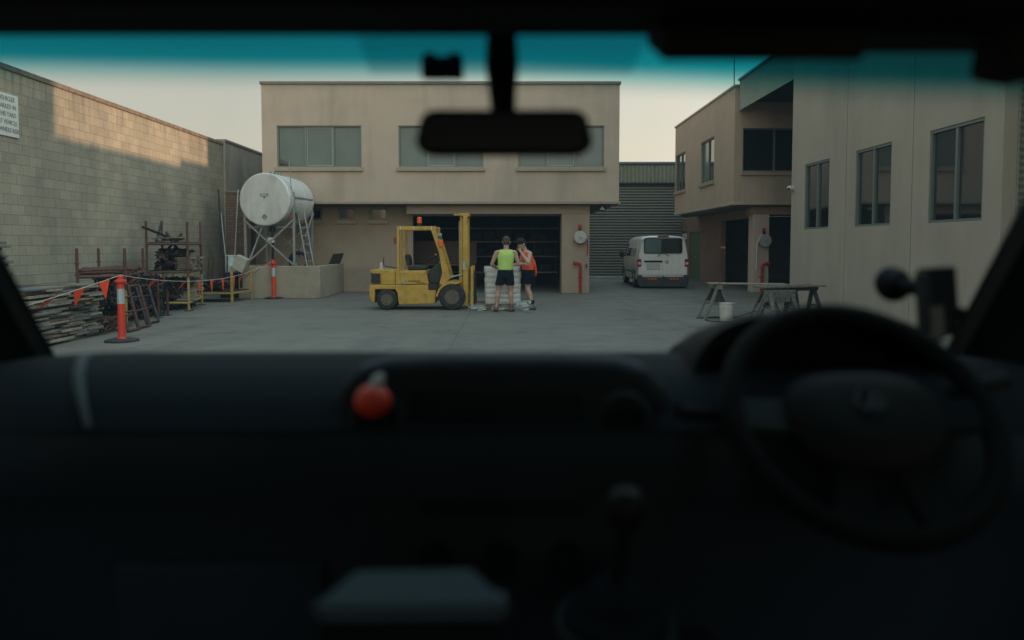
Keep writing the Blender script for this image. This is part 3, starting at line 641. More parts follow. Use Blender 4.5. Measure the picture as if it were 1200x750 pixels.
tk = thing('fuel_tank', 'big silver cylindrical tank lying on a braced steel stand', 'tank', (-7.1, 22.9, 0))
c0 = A(309.8,233.6,21.85); c1 = Vector((-7.0, 23.75, c0.z)); axd = (c1-c0).normalized(); L_ = (c1-c0).length; RT = .785
MB().lathe(c0, axd, [(-.0,0),(0,.3),(.0,RT-.035),(.012,RT-.01),(.03,RT),(.5,RT),(.505,RT+.008),(.53,RT+.008),(.535,RT),(1.25,RT),(1.255,RT+.008),(1.28,RT+.008),(1.285,RT),(L_-.02,RT),(L_,RT-.03),(L_,0)], 72).build('shell', TANKM, tk, smooth=25)
up = Vector((0,0,1)); sd = axd.cross(up).normalized()       # to the right
pl = MB()
for dx,dz,w_,h_ in ((0,.16,.22,.016),(0,.10,.22,.016),(-.11,.13,.016,.075),(.11,.13,.016,.075),(0,.06,.05,.04)):
    q = c0-axd*.004+sd*dx+up*dz; pl.obox(q, w_, .006, h_, (0,0,math.atan2(axd.y,axd.x)-math.pi/2))
pl.build('name_plate', mat('plate_dark', (.1,.1,.1), .5), tk)
q = c0-axd*.004+up*-.52
dm = MB()
for a_ in range(4):
    t0 = a_*math.pi/2; p_ = q+sd*.075*math.cos(t0)+up*.075*math.sin(t0); q_ = q+sd*.075*math.cos(t0+math.pi/2)+up*.075*math.sin(t0+math.pi/2); dm.bar(p_-axd*.003, q_-axd*.003, .018, .006, axd)
dm.bar(q-sd*.025-axd*.003,q+sd*.025-axd*.003,.03,.005,axd).build('hazard_diamond', mat('plate_black', (.04,.04,.04), .5), tk)
MB().tube(c0+axd*.6+up*(RT-.01), c0+axd*.6+up*(RT+.08), .09, n=16).build('filler_cap', STEEL_GALV, tk, smooth=30)
MB().tube(c0+axd*1.1+up*(RT-.01), c0+axd*1.1+up*(RT+.12), .05).build('vent_pipe', STEEL_GALV, tk, smooth=30)
# stand: legs, cradle beams, braces
xl, xr = -7.98+.1, -6.42; yf, yb = 22.1, 23.6; zt = c0.z+.12
for (x,y) in ((xl,yf),(xr,yf),(xr+.15,yb),(xl+.15,yb)):
    MB().bar((x,y,.081),(x,y,zt),.075).build('leg', STEEL_GALV, tk, bevel=.004)
br = MB()
for y,dx in ((yf,0),(yb,.15)):
    br.bar((xl+dx+.04,y+.12,c0.z-RT-.03),(xr+dx-.04,y+.12,c0.z-RT-.03),.05)
    br.bar((xl+dx,y-.05,1.0),(xr+dx,y-.05,2.35),.05).bar((xr+dx,y-.11,1.0),(xl+dx,y-.11,2.35),.05)
br.bar((xr+.04,yf,.95),(xr+.19,yb,2.6),.05).bar((xr+.045,yf,2.6),(xr+.19,yb,.95),.05).bar((xl+.04,yf,.95),(xl+.19,yb,2.6),.05)
br.bar((xr+.01,yf,zt-.05),(xr+.16,yb,zt-.05),.06).bar((xr+.0,yf,.9),(xr+.15,yb,.9),.05)
br.build('brace', STEEL_GALV, tk)
gp = MB(); gp.tube((xr+.02,yf-.05,2.4),(xr-.1,yf-.08,4.05),.016).tube((xr+.02,yf-.05,zt),(xr+.02,yf-.05,zt+.12),.03)
gp.build('dip_pole', STEEL_GALV, tk, smooth=True)
gg = MB(); gg.tube((-7.1,yf+.1,2.2),(-7.1,yf+.1,.1),.035).tube((-7.1,yf+.1,2.15),(-7.1,yf+.1,2.0),.09); gg.build('outlet_pipe', BLACKM, tk, smooth=True)
MB().box(-7.2,-7.02,yf-.05,yf+.06,1.66,1.82).build('meter', WHITEPL, tk, bevel=.01)
MB().ball((xr-.06,yf-.1,2.4),.045).build('valve_handle', REDP, tk, smooth=True)

ld = thing('ladder', 'narrow aluminium ladder leaning against the right side of the tank stand', 'ladder', (-6.1, 21.9+.4, .08))
la = MB(); p0 = A(352,247,22.35); p1 = A(369,311,22.0); p1.z = .1
dl = Vector((.17,0,0))
MB().bar(p0-dl*.5,p1-dl*.5,.035,.06).build('rail', STEEL_GALV, ld); MB().bar(p0+dl*.7,p1+dl*.7,.035,.06).build('rail', STEEL_GALV, ld)
for i in range(1,10):
    q = p0.lerp(p1,i/10.0); MB().tube(q-dl*.5,q+dl*.65,.014,n=8).build('rung', STEEL_GALV, ld)
hc = thing('hose_coil', 'thick black hose coiled upright behind the low bund wall', 'hose', A(352,312,22.2))
q = A(349.5,306,22.25)
hm = MB()
for k in range(3): hm.torus((q.x,q.y+k*.05,q.z),(0.1,1,0),.275-.015*k,.042,34,8)
hm.build('coil', RUBBER, hc, smooth=True)
MB().box(q.x-.18,q.x+.18,q.y-.03,q.y+.14,.082,q.z-.26).build('stand', BLACKM, hc)
bd = thing('leaning_board', 'small dark board leaning on the right end of the bund wall', 'board', A(394,311,24.2))
q = A(394,311,24.0)
MB().add([(BFX1-.22,q.y-.2,BH+.003),(BFX1-.02,q.y+.5,BH+.003),(BFX1+.12,q.y+.5,BH+.36),(BFX1-.06,q.y-.2,BH+.34),(BFX1-.2,q.y-.2,BH+.003),(BFX1+.0,q.y+.5,BH+.003),(BFX1+.14,q.y+.5,BH+.355),(BFX1-.04,q.y-.2,BH+.335)],[(0,1,2,3),(7,6,5,4),(0,4,5,1),(1,5,6,2),(2,6,7,3),(3,7,4,0)]).build('panel', TIMBER[3], bd)

bk = thing('brick_pier', 'narrow brown brick pier beside the left end of the tank', 'pier', (-8.7, 24, 0))
q0, q1 = A(264,226,23.6), A(284,226,23.6)
MB().box(q0.x,q1.x+.25,23.6,24.05,0,q0.z).build('brickwork', BRICK, bk, bevel=.006)
MB().box(q0.x-.03,q1.x+.28,23.57,24.08,q0.z+.002,q0.z+.06).build('capping', mat('pier_cap', (.2,.17,.14), .9), bk, bevel=.01)

def box_thing(name, label, cat, c, sx, sy, sz, rot, m, detail=None, bevel=.01):
    t = thing(name, label, cat, c); mb = MB().obox(c,sx,sy,sz,rot); mb.build('body', m, t, bevel=bevel); return t
# tall leaning bars and pipes at the end of the block wall
for i,(pxa,pya,pxb,pyb,lab) in enumerate(((256,222,262,345,'long dark bar leaning on the block wall left of the brick pier'),(259,250,268,340,'shorter grey pipe leaning between the dark bar and the brick pier'),(279,222,272,335,'thin grey pole leaning against the brick pier'))):
    a_ = A(pxa,pya,23.4 if i<2 else 23.5); b_ = G(pxb,348); b_ = Vector((A(pxb,300,22.9).x,22.9,.03))
    t = thing('leaning_pole', lab, 'pole', (b_.x,b_.y,0)); MB().tube(a_,b_,.028-.006*(i>0),n=8).build('shaft', BLACKM if i==0 else STEEL_GALV, t, smooth=True)

# white drum and pale box standing on a low shelf by the tank
sh = thing('scrap_frame', 'low yellow steel frame holding dark scrap in front of the tank end', 'frame', (-8.3, 21, 0))
ya, yb2 = 19.8, 22.6
X0f, X1f = -9.4, -7.75
def post(mb, x, y, z0, z1, r=.03): mb.bar((x,y,z0),(x,y,z1),r*2)
for x,y,h in ((A(271,300,20.4).x,20.4,.98),(A(294,300,21.6).x,21.6,1.0),(-9.3,20.4,.95),(-9.3,21.6,.95)):
    m_ = MB(); post(m_,x,y,0,h); m_.build('post', YELLOWP, sh, bevel=.004)
xa, xb_ = A(271,300,20.4).x, A(294,300,21.6).x
rl = MB(); rl.bar((xa,20.43,.26),(xb_,21.57,.26),.05).bar((-9.27,20.4,.26),(xa-.03,20.4,.26),.05).bar((-9.27,21.6,.26),(xb_-.03,21.6,.26),.05); rl.build('rail', YELLOWP, sh)
MB().add([(-9.25,20.45,.29),(xa-.05,20.45,.29),(xb_-.05,21.55,.29),(-9.25,21.55,.29),(-9.25,20.45,.31),(xa-.05,20.45,.31),(xb_-.05,21.55,.31),(-9.25,21.55,.31)],[(3,2,1,0),(4,5,6,7),(0,1,5,4),(1,2,6,5),(2,3,7,6),(3,0,4,7)]).build('deck', BLACKM, sh)
rnd = random.Random(11)
def clutter(name, label, cat, x0,x1,y0,y1,z0,z1, mats, n, lmin, lmax, th, flat=.25, along=None):
    mb = MB()
    for _ in range(n):
        l = rnd.uniform(lmin,lmax); a = rnd.uniform(0,math.pi) if along is None else along+rnd.uniform(-.25,.25)
        h = rnd.uniform(-flat,flat); r_ = rnd.uniform(th*.6,th*1.4)
        d = Vector((math.cos(a)*math.cos(h),math.sin(a)*math.cos(h),math.sin(h)))*l/2
        c = Vector((rnd.uniform(x0,x1),rnd.uniform(y0,y1),rnd.uniform(z0,z1)))
        p,q = c-d,c+d
        for v in (p,q): v.x = min(max(v.x,x0),x1); v.y = min(max(v.y,y0),y1); v.z = min(max(v.z,z0),z1)
        if (p-q).length < th*2: continue
        if rnd.random() < .5: mb.tube(p,q,r_*.5,n=7)
        else: mb.bar(p,q,r_,r_*rnd.uniform(.4,1))
    o = mb.build(name, mats, smooth=False)
    for p in o.data.polygons: p.material_index = (p.index//9) % len(mats)
    return tag(o,label,cat,kind='stuff')
clutter('scrap_metal','heap of dark scrap lying in the low yellow frame','scrap',-9.2,-8.0,20.5,21.5,.32,.62,[BLACKM,FOLI,RUST],60,.4,1.3,.06)
# stakes standing in the low frame
for i,(px,pt,pb) in enumerate(((244.5,302,338),(249.5,302,338),(260,302,332),(266.5,300,332))):
    a_ = A(px,pt,21.0+i*.12); b_ = A(px-.8,pb,21.0+i*.12); b_.z = .33
    o = MB().tube(b_,a_,.02,n=7).build('steel_stake', RUST, smooth=True)
    tag(o,'rusty steel stake standing upright in the low yellow frame','stake','rusty stakes in the low frame')
q = A(266,309,22.0)
dr_ = thing('plastic_drum', 'white and blue upright plastic drum behind the low yellow frame', 'drum', (q.x,22.3,0))
MB().lathe((q.x,22.3,q.z-.28),(0,0,1),[(0,0),(0,.14),(.02,.165),(.2,.165),(.21,.175),(.23,.165),(.5,.165),(.52,.15),(.52,0)],24).build('body', mat('drum_white_blue', (.45,.53,.55), .5, var=.2, scale=5), dr_, smooth=30)
MB().torus((q.x,22.3,q.z+.24),(0,0,1),.16,.015,24,6).build('rim', WHITEPL, dr_, smooth=True)
MB().box(q.x-.25,q.x+.25,22.08,22.52,0,q.z-.282).build('plinth_block', BLACKM, dr_)
q = A(282,310,21.7)
bx = thing('pale_carton', 'tilted off-white carton beside the white drum in front of the tank', 'carton', (q.x,21.7,0))
MB().obox((q.x,21.72,q.z+.02),.36,.28,.44,(0,R(24),0)).build('body', mat('carton_offwhite', (.45,.43,.37), .8, dirt=(.3,.28,.23), dscale=4, damt=.4), bx, bevel=.02)
MB().bar((q.x,21.72,.32),(q.x,21.72,q.z-.2),.06).build('prop', BLACKM, bx)

# ------------------------------------------------------------------ storage racks of posts along the block wall
def rack_thing(label, posts, rails, ztops, zyel, group=None):
    """posts: (x, y, top); uprights rusty above and yellow below zyel"""
    xs = sum(p[0] for p in posts)/len(posts); ys = sum(p[1] for p in posts)/len(posts)
    t = thing('scaffold_rack', label, 'rack', (xs,ys,0))
    for x,y,zt_ in posts:
        u = MB().tube((x,y,zyel),(x,y,zt_),.028,n=10).tube((x,y,1.03),(x,y,1.06),.042,n=10).tube((x,y,min(1.55,zt_-.3)),(x,y,min(1.58,zt_-.27)),.042,n=10).build('post', RUSTRED, t, smooth=30)
        MB().tube((x,y,.02),(x,y,zyel-.001),.03,n=10).build('painted_foot', YELLOWP, u, smooth=30)
        MB().box(x-.08,x+.08,y-.08,y+.08,0,.02).build('base_plate', RUST, u)
    for p,q,z in rails: MB().tube((p[0],p[1],z),(q[0],q[1],z),.026,n=8).build('rail', RUSTRED, t, smooth=True)
    return t
# tall rack (posts at x = 171, 187, 218, 235 in the photo)
def gx(px, Y): return A(px,300,Y).x
P1 = (gx(173,17.5),17.5); P2 = (gx(190.5,19.9),19.9); P3 = (gx(221,18.0),18.0); P4 = (gx(235.5,19.6),19.6)
P1 = (-8.75,17.55); P3 = (gx(220,17.7),17.7); P2 = (-9.35,19.75); P4 = (gx(235.5,19.5),19.5)
P2 = (gx(190.5,19.7),19.7)
t1 = A(172,259,17.55).z
rk1 = rack_thing('tall rusty post rack with yellow feet loaded on two levels', [(gx(172,17.6),17.6,A(172,259,17.6).z),(P3[0],P3[1],A(219,260,17.7).z),(P2[0],P2[1],A(190,260,19.7).z),(P4[0],P4[1],A(235,260,19.5).z)],
    [], 2.2, .82)
Pa,Pb,Pc,Pd = (gx(172,17.6),17.6),(P3[0],P3[1]),(P2[0],P2[1]),(P4[0],P4[1])
for z in (1.62,.94,.2):
    for a_,b_ in ((Pa,Pb),(Pc,Pd),(Pb,Pd),(Pa,Pc)):
        MB().tube((a_[0],a_[1],z),(b_[0],b_[1],z),.028,n=8).build('rail', YELLOWP if z < .5 else RUSTRED, rk1, smooth=True)
def quadbox(mb, a,b,d,c,z0,z1,ins=.06):
    m = Vector(((a[0]+b[0]+c[0]+d[0])/4,(a[1]+b[1]+c[1]+d[1])/4))
    P = [m+(Vector(p)-m)*(1-ins) for p in (a,b,c,d)]
    return mb.add([(p.x,p.y,z0) for p in P]+[(p.x,p.y,z1) for p in P],[(3,2,1,0),(4,5,6,7),(0,1,5,4),(1,2,6,5),(2,3,7,6),(3,0,4,7)])
for z in (1.65,.97): quadbox(MB(),Pa,Pb,Pc,Pd,z,z+.02).build('deck', BLACKM, rk1)
def loose(name,label,cat,p,q,w,h,m,group=None,tube=False):
    mb = MB()
    mb.tube(p,q,w/2,n=8) if tube else mb.bar(p,q,w,h)
    o = mb.build(name,m,smooth=tube); return tag(o,label,cat,group)
def lerp2(u,v):       # u across, v deep in tall rack
    a = Vector(Pa).lerp(Vector(Pb),u); b = Vector(Pc).lerp(Vector(Pd),u); return a.lerp(b,v)
def rp(u,v,z): q = lerp2(u,v); return Vector((q.x,q.y,z))
# the crossed bars poking out of the top level
loose('steel_angle','dark angle bar sloping down from the upper left of the tall rack','bar',A(167,266,17.2),rp(.62,.4,1.70),.05,.05,BLACKM)
loose('steel_angle','dark angle bar rising to the back left post of the tall rack','bar',rp(.12,.3,1.70),A(189.5,260,19.2),.05,.05,BLACKM)
loose('steel_angle','dark bar leaning left in the crossed bars of the tall rack','bar',A(195,272,18.2),A(211,297,18.0),.06,.04,BLACKM)
loose('steel_angle','dark bar leaning right in the crossed bars of the tall rack','bar',A(213,274,18.4),A(193,296,18.1),.06,.04,BLACKM)
for k in range(16):
    u0 = rnd.uniform(.05,.35); v = rnd.uniform(.1,.9); z = 1.69+k*.008
    loose('timber_offcut','short grey timber offcut on the top level of the tall rack','timber',rp(u0,v,z),rp(u0+rnd.uniform(.3,.6),min(.95,max(.05,v+rnd.uniform(-.3,.3))),z+rnd.uniform(0,.03)),.07,.025,rnd.choice(TIMBER[:3]),'timber offcuts on the tall rack')
clutter('coupler_heap','black heap of scaffold couplers filling the middle of the tall rack','scrap',rp(.1,0,0).x,rp(.66,0,0).x,17.75,18.9,.99,1.50,[BLACKM,BLACKM,RUST,BLACKM],420,.06,.26,.055,flat=1.2)
for k in range(18):
    z = 1.0+(k//3)*.055; v = .15+.3*(k%3)
    loose('short_plank','pale plank lying at the right end of the tall rack middle level','plank',rp(.66+rnd.uniform(-.04,.06),v,z),rp(.99+rnd.uniform(-.02,.14),v+rnd.uniform(-.05,.05),z),.16,.045,rnd.choice([TIMBER[0],TIMBER[2],TIMBER[1]]),'planks at the right end of the tall rack')
clutter('wire_baskets','dark tangle of steel mesh under the tall rack','scrap',rp(0,0,0).x,rp(.6,0,0).x,17.75,19.0,.02,.78,[BLACKM,BLACKM,RUST],380,.2,.7,.03,flat=1.3)
for k in range(14):
    z = .24+k*.034
    loose('bottom_plank','weathered plank lying low at the right of the tall rack','plank',rp(.55+rnd.uniform(-.05,.05),.2+.05*k,z),rp(1.0+rnd.uniform(0,.18),.25+.05*k,z+.02),.15,.03,rnd.choice(TIMBER[:3]),'planks low in the tall rack')

# lower rack (posts at x = 89, 115, 146, 168)
Qa=(gx(90,13.6),13.6); Qc=(gx(115.5,15.6),15.6); Qb=(gx(146,14.3),14.3); Qd=(gx(167.5,16.4),16.4)
rk2 = rack_thing('low rusty post rack with a long rusted load on its rail', [(Qa[0],Qa[1],A(90,291,13.6).z),(Qb[0],Qb[1],A(146,291,14.3).z),(Qc[0],Qc[1],A(115,291,15.6).z),(Qd[0],Qd[1],A(168,291,16.4).z)],[],2,.72)
for z in (1.0,.2):
    for a_,b_ in ((Qa,Qb),(Qc,Qd),(Qb,Qd),(Qa,Qc)): MB().tube((a_[0],a_[1],z),(b_[0],b_[1],z),.03,n=8).build('rail', RUSTRED, rk2, smooth=True)
def qp(u,v,z):
    a = Vector(Qa).lerp(Vector(Qb),u); b = Vector(Qc).lerp(Vector(Qd),u); q = a.lerp(b,v); return Vector((q.x,q.y,z))
for k in range(14):
    v = .06+.85*(k%7)/7; z = 1.06+.05*(k//7)
    mb = MB(); pts = [qp(-.06+rnd.uniform(-.05,.04)+j*1.1/6,v,z+rnd.uniform(-.012,.02)) for j in range(7)]
    o = mb.path(pts,[rnd.uniform(.028,.045) for _ in pts],7).build('rusted_pipe', RUST, smooth=True)
    tag(o,'rusted pipe lying along the top rail of the low rack','pipe','rusted pipes on the low rack')
clutter('hanging_chains','dark chains and straps hanging below the low rack rail','chain',qp(.42,.3,0).x,qp(.8,.3,0).x,14.4,15.5,.42,.98,[BLACKM,RUST,BLACKM],220,.3,.9,.05,flat=1.5)
clutter('rusty_mesh','tangle of rusty mesh on the floor under the low rack','scrap',-8.1,-7.2,12.9,13.9,.01,.27,[RUST,RUSTRED,RUST],260,.15,.5,.022,flat=.8)
# rusty frames leaning in front
for i,(px0,px1,yb_,col_) in enumerate(((150,163,390,RUST),(162,176,386,RUST),(172,186,381,BLACKM))):
    q0 = G(px0,yb_); q1 = G(px1,yb_-3); top = .85-.05*i; off = Vector((-.22,.28,0))
    t = thing('rusty_frame', ['rusty steel frame leaning nearest the red and white bollard','second rusty steel frame leaning behind the first','dark bent steel frame leaning farthest right'][i], 'frame', q0)
    m_ = MB(); a_=q0; b_=q1; c_=q1+off+Vector((-.12,0,top)); d_=q0+off+Vector((-.12,0,top))
    a_=a_+Vector((0,0,.03)); b_=b_+Vector((0,0,.03))
    m_.tube(a_,d_,.028,n=8).tube(b_,c_,.028,n=8).tube(a_,b_,.025,n=8).tube(d_,c_,.025,n=8).tube(a_.lerp(d_,.4),b_.lerp(c_,.4),.02,n=8).tube(a_.lerp(d_,.72),b_.lerp(c_,.72),.02,n=8)
    m_.build('frame', col_, t, smooth=True)
for i,(px,pt,pb,Y) in enumerate(((184.8,328,372,16.0),(196,340,371,16.6),(146,330,350,14.2))):
    if i==2: continue
    a_=A(px,pt,Y); b_=Vector((a_.x,Y,0)); t=thing('short_post',['dark short post right of the leaning frames','dark short post standing left of the yellow feet'][i],'post',b_)
    MB().tube(b_,a_,.03,n=8).build('shaft',RUST,t,smooth=True); MB().box(b_.x-.07,b_.x+.07,Y-.07,Y+.07,0,.015).build('base_plate',RUST,t)
clutter('mesh_bin','dark steel mesh heap between the low rack and the tall rack','scrap',-8.7,-7.75,15.3,16.7,.02,.95,[BLACKM,BLACKM,RUST],420,.2,.8,.03,flat=1.4)

# ------------------------------------------------------------------ timber stacks by the wall
def stack(x0,x1,y0,y1,ztop,n_layers,group,label,lmin=.6,seed=1):
    r_ = random.Random(seed); z = 0.0; cnt = 0
    for j in range(n_layers):
        h = ztop/n_layers*r_.uniform(.8,1.15)
        if z+h > ztop: h = ztop-z
        if h < .015: break
        y = y0+r_.uniform(-.05,.1)
        ln = (y1-y0)
        k = 0
        # front row boards run along the wall; each layer is 2-3 boards end to end
        while y < y1-.15 and k < 9:
            l = min(r_.uniform(lmin,lmin*2.2), y1-y+r_.uniform(0,.1))
            dx = r_.uniform(-.08,.06)
            wdt = r_.uniform(.25,.5)
            yaw = r_.uniform(-.03,.03)
            mb = MB().obox((x1+dx-wdt/2, y+l/2, z+h/2), wdt, l-.02, h*.93, (r_.uniform(-.012,.012),r_.uniform(-.05,.05),yaw))
            o = mb.build('timber_plank', r_.choice([TIMBER[0],TIMBER[1],TIMBER[0],TIMBER[2],TIMBER[2],TIMBER[3],TIMBER[4]]), bevel=.004, seg=1)
            tag(o, label, 'plank', group); cnt += 1
            y += l; k += 1
        z += h
    core = MB().box(x0,x1-.5,y0+.05,y1-.05,0,ztop-.03)
    o = core.build('timber_core', TIMBER[3]); tag(o, 'dark packed middle of the '+group, 'timber')
    return cnt
stack(-8.8,-7.25,11.05,13.05,.92,24,'low timber stack beside the bollard','weathered plank in the low timber stack beside the bollard',.32,6)
stack(-9.55,-8.5,9.2,12.5,1.78,30,'tall timber stack by the block wall','weathered plank in the tall timber stack at the left edge',.5,9)

# ------------------------------------------------------------------ bollards and bunting
def bollard(x,y,label):
    t = thing('bollard', label, 'bollard', (x,y,0), group='red and white bollards')
    MB().lathe((x,y,0),(0,0,1),[(0,0),(0,.27),(.03,.27),(.055,.17),(.055,0)],28).build('base', RUBBER, t, smooth=30)
    MB().lathe((x,y,.056),(0,0,1),[(0,.075),(.02,.062),(.95,.054),(.95,0)],22).build('post', mat('bollard_red', (.72,.05,.022), .5, var=.08, dirt=(.35,.04,.03), dscale=8, damt=.4), t, smooth=30)
    MB().lathe((x,y,.66),(0,0,1),[(0,.0605),(0,.0615),(.26,.0585),(.26,.0575)],22).build('reflective_band', mat('band_silver', (.45,.5,.5), .35, .2, var=.15), t, smooth=30)
    MB().lathe((x,y,1.007),(0,0,1),[(0,.056),(.03,.085),(.06,.085),(.08,.05),(.13,.05),(.15,.03),(.15,0)],20).build('head', MATS['bollard_red'], t, smooth=30)
    MB().obox((x,y,1.05),.2,.04,.05).build('lug', MATS['bollard_red'], t, bevel=.01)
    return t
B1 = G(143,400); B2 = G(321,350)
b1 = bollard(B1.x,B1.y,'nearer red and white bollard in front of the rusty racks')
b2 = bollard(B2.x,B2.y,'farther red and white bollard in front of the bund wall')
b1.scale = (.97,.97,.95)
bt = thing('bunting', 'string of orange triangular flags running past both bollards', 'bunting', (B1.x,B1.y,0))
T1 = Vector((B1.x,B1.y,1.10)); T2 = Vector((B2.x,B2.y,1.12)); T0 = A(-90,393,9.6)
def cat(p,q,s,n=18): return [p.lerp(q,i/n)-Vector((0,0,4*s*(i/n)*(1-i/n))) for i in range(n+1)]
s1 = cat(T0,T1,.03); s2 = cat(T1,T2,.30,26)
MB().path(s1+s2[1:],.006,6).build('string', mat('string_white', (.5,.5,.47), .7), bt, smooth=True)
rnd = random.Random(5)
def flag(pts,f,tw):
    i = f*(len(pts)-1); k = int(i); p = pts[k].lerp(pts[min(k+1,len(pts)-1)],i-k); d = (pts[min(k+1,len(pts)-1)]-pts[k]).normalized()
    a = p-d*.10; b = p+d*.10; c = p+Vector((-math.sin(tw)*.24,.03,-.31*math.cos(tw)))
    th = d.cross(Vector((0,0,1))).normalized()*.002
    m1 = (a+c)/2+th*6
    MB().add([a+th,b+th,c+th,a-th,b-th,c-th],[(0,1,2),(5,4,3),(0,3,4,1),(1,4,5,2),(2,5,3,0)]).build('flag', ORANGE, bt)
for px,tw in ((58,.9),(92,.35),(122,-.05)):
    best = min(range(0,401), key=lambda k: abs(proj_x(s1,k/400)-px)) if False else None
def px_of(v):
    p = R(PITCH); z = v.z-1.6; d = v.y*math.cos(p)-z*math.sin(p); return 595+860*v.x/d
def find(pts,px):
    bst,bf = 1e9,0
    for k in range(401):
        i = k/400*(len(pts)-1); j = int(i); q = pts[j].lerp(pts[min(j+1,len(pts)-1)],i-j); e = abs(px_of(q)-px)
        if e < bst: bst,bf = e,k/400
    return bf
for px,tw in ((60,1.0),(93,.4),(122,.0)): flag(s1,find(s1,px),tw)
for px,tw in ((160,1.1),(182,.9),(195,1.2),(217,.9),(234,.1),(248,.05),(261,.0),(274,.05),(284,.5),(294,.8),(305,.9),(316,.1)): flag(s2,find(s2,px),tw)

# ------------------------------------------------------------------ forklift (side on, facing right)
fk = thing('forklift', 'worn yellow forklift with orange beacons standing side on by the pallet', 'forklift', (-2.3,18.3,0))
SF = .02105
def fx_(u): return ((400+u/5)-595)*SF            # crop pixels to metres in the near side plane
def fz_(v): return (361.6-(230+v/5))*SF
Yn, Yf = 18.0, 19.15          # near and far side of the body
def FP(uv): return [(fx_(u),fz_(v)) for u,v in uv]
# chassis with wheel cut-outs
def arc(cu,cv,r,a0,a1,n=10): return [(cu+r*math.cos(R(a0+(a1-a0)*i/n)), cv-r*math.sin(R(a0+(a1-a0)*i/n))) for i in range(n+1)]
MB().prism(FP([(168,512),(545,512),(556,540),(548,622),(338,626),(330,560),(318,537),(200,537),(196,618),(178,610),(164,585)]),Yn,Yf).build('chassis', FORKY, fk, bevel=.02)
MB().prism(FP([(170,424),(238,424),(236,511),(182,511),(186,508),(186,440),(172,436)]),Yn+.02,Yf-.02).build('counterweight', FORKY, fk, bevel=.02)
MB().prism(FP([(236,424),(316,428),(316,511),(236,511)]),Yn+.035,Yf-.035).build('side_cover', FORKY, fk, bevel=.015)
MB().prism(FP([(318,430),(496,427),(512,505),(512,511),(318,511)]),Yn+.03,Yf-.03).build('engine_hood', FORKY, fk, bevel=.02)
MB().prism(FP([(346,438),(490,436),(500,503),(356,508)]),Yn+.005,Yn+.029).build('access_panel', FORKY, fk, bevel=.008)
MB().prism(FP([(176,444),(232,444),(232,505),(184,505)]),Yn+.0,Yn+.3).build('rear_recess', BLACKM, fk, bevel=.01)
MB().box(fx_(172),fx_(180),Yn+.1,Yn+.3,fz_(500),fz_(478)).build('tail_lamp', REDL, fk, bevel=.005)
lb = MB().lathe((fx_(377),Yn+.004,fz_(488)),(0,-1,0),[(0,.05),(.004,.05),(.004,0)],20).build('badge', mat('badge_pale', (.5,.5,.46), .5), fk)
MB().torus((fx_(377),Yn-.002,fz_(488)),(0,1,0),.03,.005,18,6).build('emblem', BLACKM, lb)
MB().box(fx_(395),fx_(466),Yn-.001,Yn+.004,fz_(491)+.0,fz_(488)+.006).box(fx_(440),fx_(485),Yn-.001,Yn+.004,fz_(500),fz_(497)).build('lettering_stripe', BLACKP, fk)
MB().prism(FP([(510,505),(560,505),(572,541),(512,541)]),Yn-.01,Yn+.3).build('step', BLACKM, fk, bevel=.01)
# front fender: arch band over the front wheel
o_ = arc(650,588,95,175,75,14); i_ = arc(650,588,82,75,175,14)
MB().prism(FP(o_+[(700,490),(700,500)]+i_),Yn-.03,Yn+.32).prism(FP(o_+[(700,490),(700,500)]+i_),Yf-.32,Yf+.03).build('fender', FORKY, fk, bevel=.01)
MB().prism(FP([(546,520),(556,505),(640,493),(700,498),(700,560),(560,600),(550,600)]),Yn+.33,Yf-.33).build('front_axle_housing', FORKY, fk, bevel=.01)
def wheel(u,v,r,wd,y,name='wheel',par=fk,rimc=FORKY,side=-1):
    c = Vector((fx_(u),y,r)); 
    ty = MB().lathe(c,(0,1,0),[(-wd/2,r*.58),(-wd/2,r*.8),(-wd/2+.015,r*.93),(-wd/2+.05,r),(wd/2-.05,r),(wd/2-.015,r*.93),(wd/2,r*.8),(wd/2,r*.58)],40,False).build(name, RUBBER, par, smooth=30)
    MB().lathe(c,(0,1,0),[(-wd/2+.01,r*.585),(-wd/2+.005,r*.54),(-wd/2+.06,r*.48),(-wd/2+.07,r*.3),(-wd/2+.03,r*.26),(-wd/2+.02,0)],30).build('rim', rimc, ty, smooth=30)
    nb_ = MB()
    for k in range(6):
        a = k*math.pi/3; nb_.tube(c+Vector((r*.38*math.cos(a),-wd/2+.07,r*.38*math.sin(a))),c+Vector((r*.38*math.cos(a),-wd/2+.045,r*.38*math.sin(a))),.014,n=6)
    nb_.build('wheel_nut', BLACKM, ty)
    return ty
RIMD = mat('dirty_dark_rim', (.12,.10,.07), .7, var=.4, scale=20)
wheel(268,600,.262,.2,Yn+.10,rimc=RIMD); wheel(268,600,.262,.2,Yf-.10,rimc=RIMD)
wheel(650,588,.325,.25,Yn+.09,rimc=RIMD); wheel(650,588,.325,.25,Yf-.09,rimc=RIMD)
MB().tube((fx_(268),Yn+.2,.262),(fx_(268),Yf-.2,.262),.06).tube((fx_(650),Yn+.2,.325),(fx_(650),Yf-.2,.325),.08).build('axle', BLACKM, fk)
